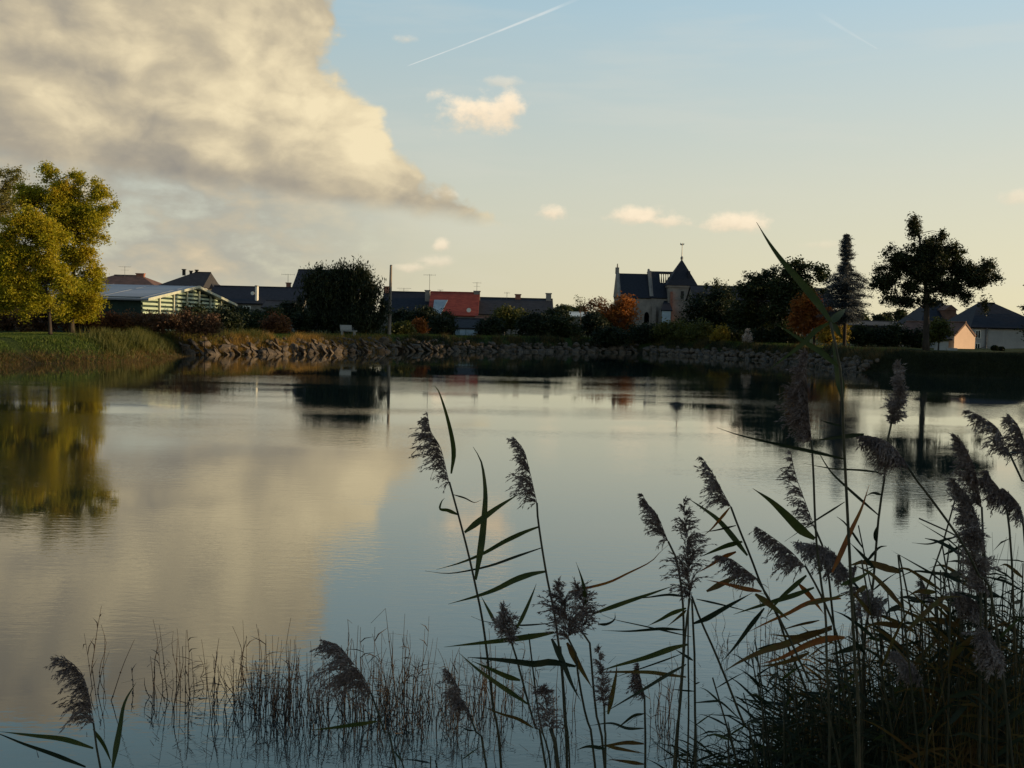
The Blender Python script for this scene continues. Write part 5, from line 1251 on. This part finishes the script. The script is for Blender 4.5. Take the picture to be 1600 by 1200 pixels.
# (px range, top py range, D range, count, tilt)
for (x0, x1, y0, y1, d0, d1, cnt_, tl, gi) in [(1215, 1370, 1010, 1110, 4.2, 5.6, 26, -.10, 0), (1370, 1500, 1000, 1090, 4.0, 5.6, 20, -.05, 0), (1500, 1640, 820, 1000, 3.7, 5.0, 46, -.12, 1), (1080, 1220, 1120, 1180, 4.4, 5.4, 16, -.05, 2), (560, 760, 1165, 1195, 4.5, 5.0, 5, 0, 3)]:
    for _ in range(cnt_):
        D = RS.uniform(d0, d1); px = RS.uniform(x0, x1); py = RS.uniform(y0, y1)
        top = P(px, py, D); H = max(.35, top.z + .25)
        lab = ['leafy dark green reed without plume in the thicket at the lower right', 'tall leafy reed without plume in the dense stand at the right edge', 'short leafy reed at the bottom, left of the thicket', 'leafy reed tip just showing at the bottom edge below the stubble'][gi]
        stand((top.x, D, -.25), H, lab, ['leafy reeds of the lower right thicket', 'leafy reeds at the right edge', 'short leafy reeds at the bottom', 'reed tips at the bottom edge'][gi], RS.choice(protos[:5] if gi != 1 else protos), tl + RS.uniform(-.12, .12))
# tangle of fine blades filling the foot of the thicket
def thicket(name, label, regs, m, seed, hfac=(.5, 1.0), wid=.003, lean=.35):
    r = np.random.default_rng(seed); V = []; F_ = []
    for (x0, x1, y0, y1, d0, d1, n_) in regs:
        for _ in range(n_):
            D = r.uniform(d0, d1); top = P(r.uniform(x0, x1), r.uniform(y0, y1), D); H = top.z + .1
            if H < .15: continue
            lx, ly = r.normal(0, lean) * H * .5, r.normal(0, .15) * H
            b0 = Vector((top.x - lx, D - ly, -.1)); mid = b0.lerp(top, .55) + Vector((r.normal(0, .03), 0, 0)); u = Vector((wid, r.normal(0, .002), 0))
            i = len(V); V += [b0 - u, b0 + u, mid + u * .8, mid - u * .8, top + u * .15, top - u * .15]
            F_ += [(i, i + 1, i + 2, i + 3), (i + 3, i + 2, i + 4, i + 5)]
            for _k in range(r.integers(1, 4)):
                s_ = r.uniform(.35, .95); p = b0.lerp(top, s_); sg = -1 if r.random() < .62 else 1; L = r.uniform(.08, .24)
                e = p + Vector((sg * L, r.normal(0, .4) * L, r.uniform(-.1, .9) * L)); w_ = Vector((0, .0, r.uniform(.003, .006)))
                mq = p.lerp(e, .4) + Vector((0, 0, .015)); i = len(V)
                V += [p - w_ * .3, mq - w_, e, mq + w_]; F_ += [(i, i + 1, i + 2, i + 3)]
    o = link(bpy.data.objects.new(name, npmesh(name, [tuple(v) for v in V], F_, m))); tag(o, label, None, kind='stuff')
thicket('reed_thicket', 'tangled dark undergrowth filling the foot of the reeds at the lower right', [(1210, 1420, 1020, 1200, 4.2, 6.0, 330), (1400, 1660, 960, 1200, 3.9, 5.8, 720), (1500, 1660, 820, 1100, 4.0, 5.2, 200), (1080, 1230, 1130, 1200, 4.6, 5.6, 110)], M['reeddark'], 31)
thicket('reed_thicket', 'brown dead undergrowth mixed into the reeds at the lower right', [(1440, 1660, 940, 1200, 3.8, 5.5, 520), (1240, 1460, 980, 1150, 4.8, 6.4, 300)], M['reedbrown'], 32)

# ------------------------------------------------------------------ dry stalks standing in the shallow water
rs = random.Random(77)
def stalk_mesh(kind):
    b = MB(); n = 7; amp = rs.uniform(-.05, .05); a2 = rs.uniform(-.03, .03)
    pts = [Vector((amp * (i / n) ** 2 + a2 * math.sin(i), a2 * .5 * math.cos(i * 1.3), i / n)) for i in range(n + 1)]
    if kind == 1: pts[-1] = pts[-2] + Vector((rs.choice((-1, 1)) * .16, 0, -.05)); pts[-2] = pts[-2] + Vector((0, 0, .02))
    b.tube(pts, [.0034 * (1.15 - .75 * i / n) for i in range(n + 1)], 5)
    for k in (2, 4):
        b.tube([pts[k] - Vector((0, 0, .006)), pts[k] + Vector((0, 0, .006))], .0056, 5)
    if kind == 2:
        for k in (3, 5, 6):
            sg = rs.choice((-1, 1)); p = pts[k]; b.tube([p, p + Vector((sg * .05, 0, .05)), p + Vector((sg * .14, .02, .08))], [.003, .005, .0005], 4)
    return b.mesh('dry_stalk', M['stalk'], True)
STK = [stalk_mesh(k) for k in (0, 0, 0, 0, 0, 1, 1, 2, 2, 0)]
clusters = [(152, 1075, 6, 7, 130), (237, 1085, 6, 4, 60), (272, 1075, 7, 10, 125), (300, 1080, 10, 6, 100), (335, 1090, 12, 9, 105), (385, 1085, 14, 12, 90), (400, 1090, 16, 24, 120), (425, 1095, 12, 14, 130),
            (455, 1100, 10, 16, 130), (485, 1110, 18, 16, 100), (530, 1115, 18, 14, 130), (560, 1110, 14, 20, 150), (600, 1110, 16, 16, 110), (625, 1105, 8, 10, 160), (655, 1110, 14, 24, 120), (700, 1105, 16, 18, 110), (740, 1095, 14, 12, 110), (775, 1085, 16, 8, 90), (800, 1080, 20, 8, 80),
            (875, 1140, 10, 4, 90), (1040, 1120, 6, 6, 110), (1130, 1000, 3, 2, 60), (1195, 1020, 8, 5, 95), (1225, 1040, 14, 5, 80), (1360, 1010, 20, 12, 90), (1400, 1020, 22, 22, 110), (1440, 1020, 22, 16, 100), (1490, 1000, 20, 8, 80)]
ns = 0
for (px, py, sp_, cnt_, hp) in clusters:
    for _ in range(cnt_):
        if ns >= 295: break
        x = px + rs.gauss(0, sp_ * (1.3 if rs.random() < .6 else 3.0)); y = py + 8 + rs.gauss(0, 20)
        q = G(x, y, 0); Dq = q.y
        H = hp * rs.uniform(.22, 1.0) * math.sqrt(q.x**2+Dq**2+6.25) / F
        o = bpy.data.objects.new('dry_stalk', rs.choice(STK)); link(o)
        o.location = (q.x, q.y, -.12); o.scale = (rs.uniform(.7, 1.1), rs.uniform(.7, 1.1), H + .12)
        o.rotation_euler = (rs.gauss(0, .08), rs.gauss(0, .10) if rs.random() < .8 else rs.gauss(0, .5), rs.uniform(-3, 3))
        tag(o, 'thin dry broken reed stalk standing in the shallow water', 'stalk', 'dry reed stalks in the shallow water'); ns += 1
V = []; F_ = []
STV = [(np.array([v.co[:] for v in me.vertices]), [tuple(p.vertices) for p in me.polygons]) for me in STK]
for _ in range(420):
    px, py, sp_, cnt_, hp = rs.choice(clusters[5:25] + clusters[-4:] * 2)
    q = G(px + rs.gauss(0, sp_ * 2.2), py + 10 + rs.gauss(0, 24), 0); H = hp * rs.uniform(.15, .7) * math.sqrt(q.x**2 + q.y**2 + 6.25) / F
    vs, fs = rs.choice(STV); k0 = len(V)
    mt = Matrix.Rotation(rs.uniform(-3, 3), 3, 'Z') @ Matrix.Rotation(rs.gauss(0, .16), 3, 'Y')
    A_ = np.array(mt); W_ = (vs * np.array([.8, .8, H + .12])) @ A_.T + np.array([q.x, q.y, -.12])
    V += W_.tolist(); F_ += [tuple(k0 + a for a in f) for f in fs]
me = bpy.data.meshes.new('stalk_litter'); me.from_pydata(V, [], F_); me.update(); me.materials.append(M['stalk'])
o = link(bpy.data.objects.new('stalk_litter', me)); tag(o, 'shorter broken stalks tangled between the taller ones in the shallow water', None, kind='stuff')
# fallen bits floating between the stalks
r = np.random.default_rng(3); V = []; F_ = []
for i in range(900):
    p = G(r.uniform(230, 1200), r.uniform(1030, 1190), 0.006); L = r.uniform(.02, .12); a = r.uniform(0, 3.14)
    if r.random() < .5: p = G(r.normal(560, 150), r.uniform(1040, 1190), .006)
    d = Vector((math.cos(a) * L, math.sin(a) * L, r.uniform(0, .5) * L)); w_ = Vector((-math.sin(a), math.cos(a), 0)) * .0025; k = len(V)
    V += [p - w_, p + w_, p + d + w_ * .3, p + d - w_ * .3]; F_.append((k, k + 1, k + 2, k + 3))
o = link(bpy.data.objects.new('floating_debris', npmesh('floating_debris', [tuple(v) for v in V], F_, M['stalk']))); tag(o, 'broken bits of reed floating between the stalks', None, kind='stuff')
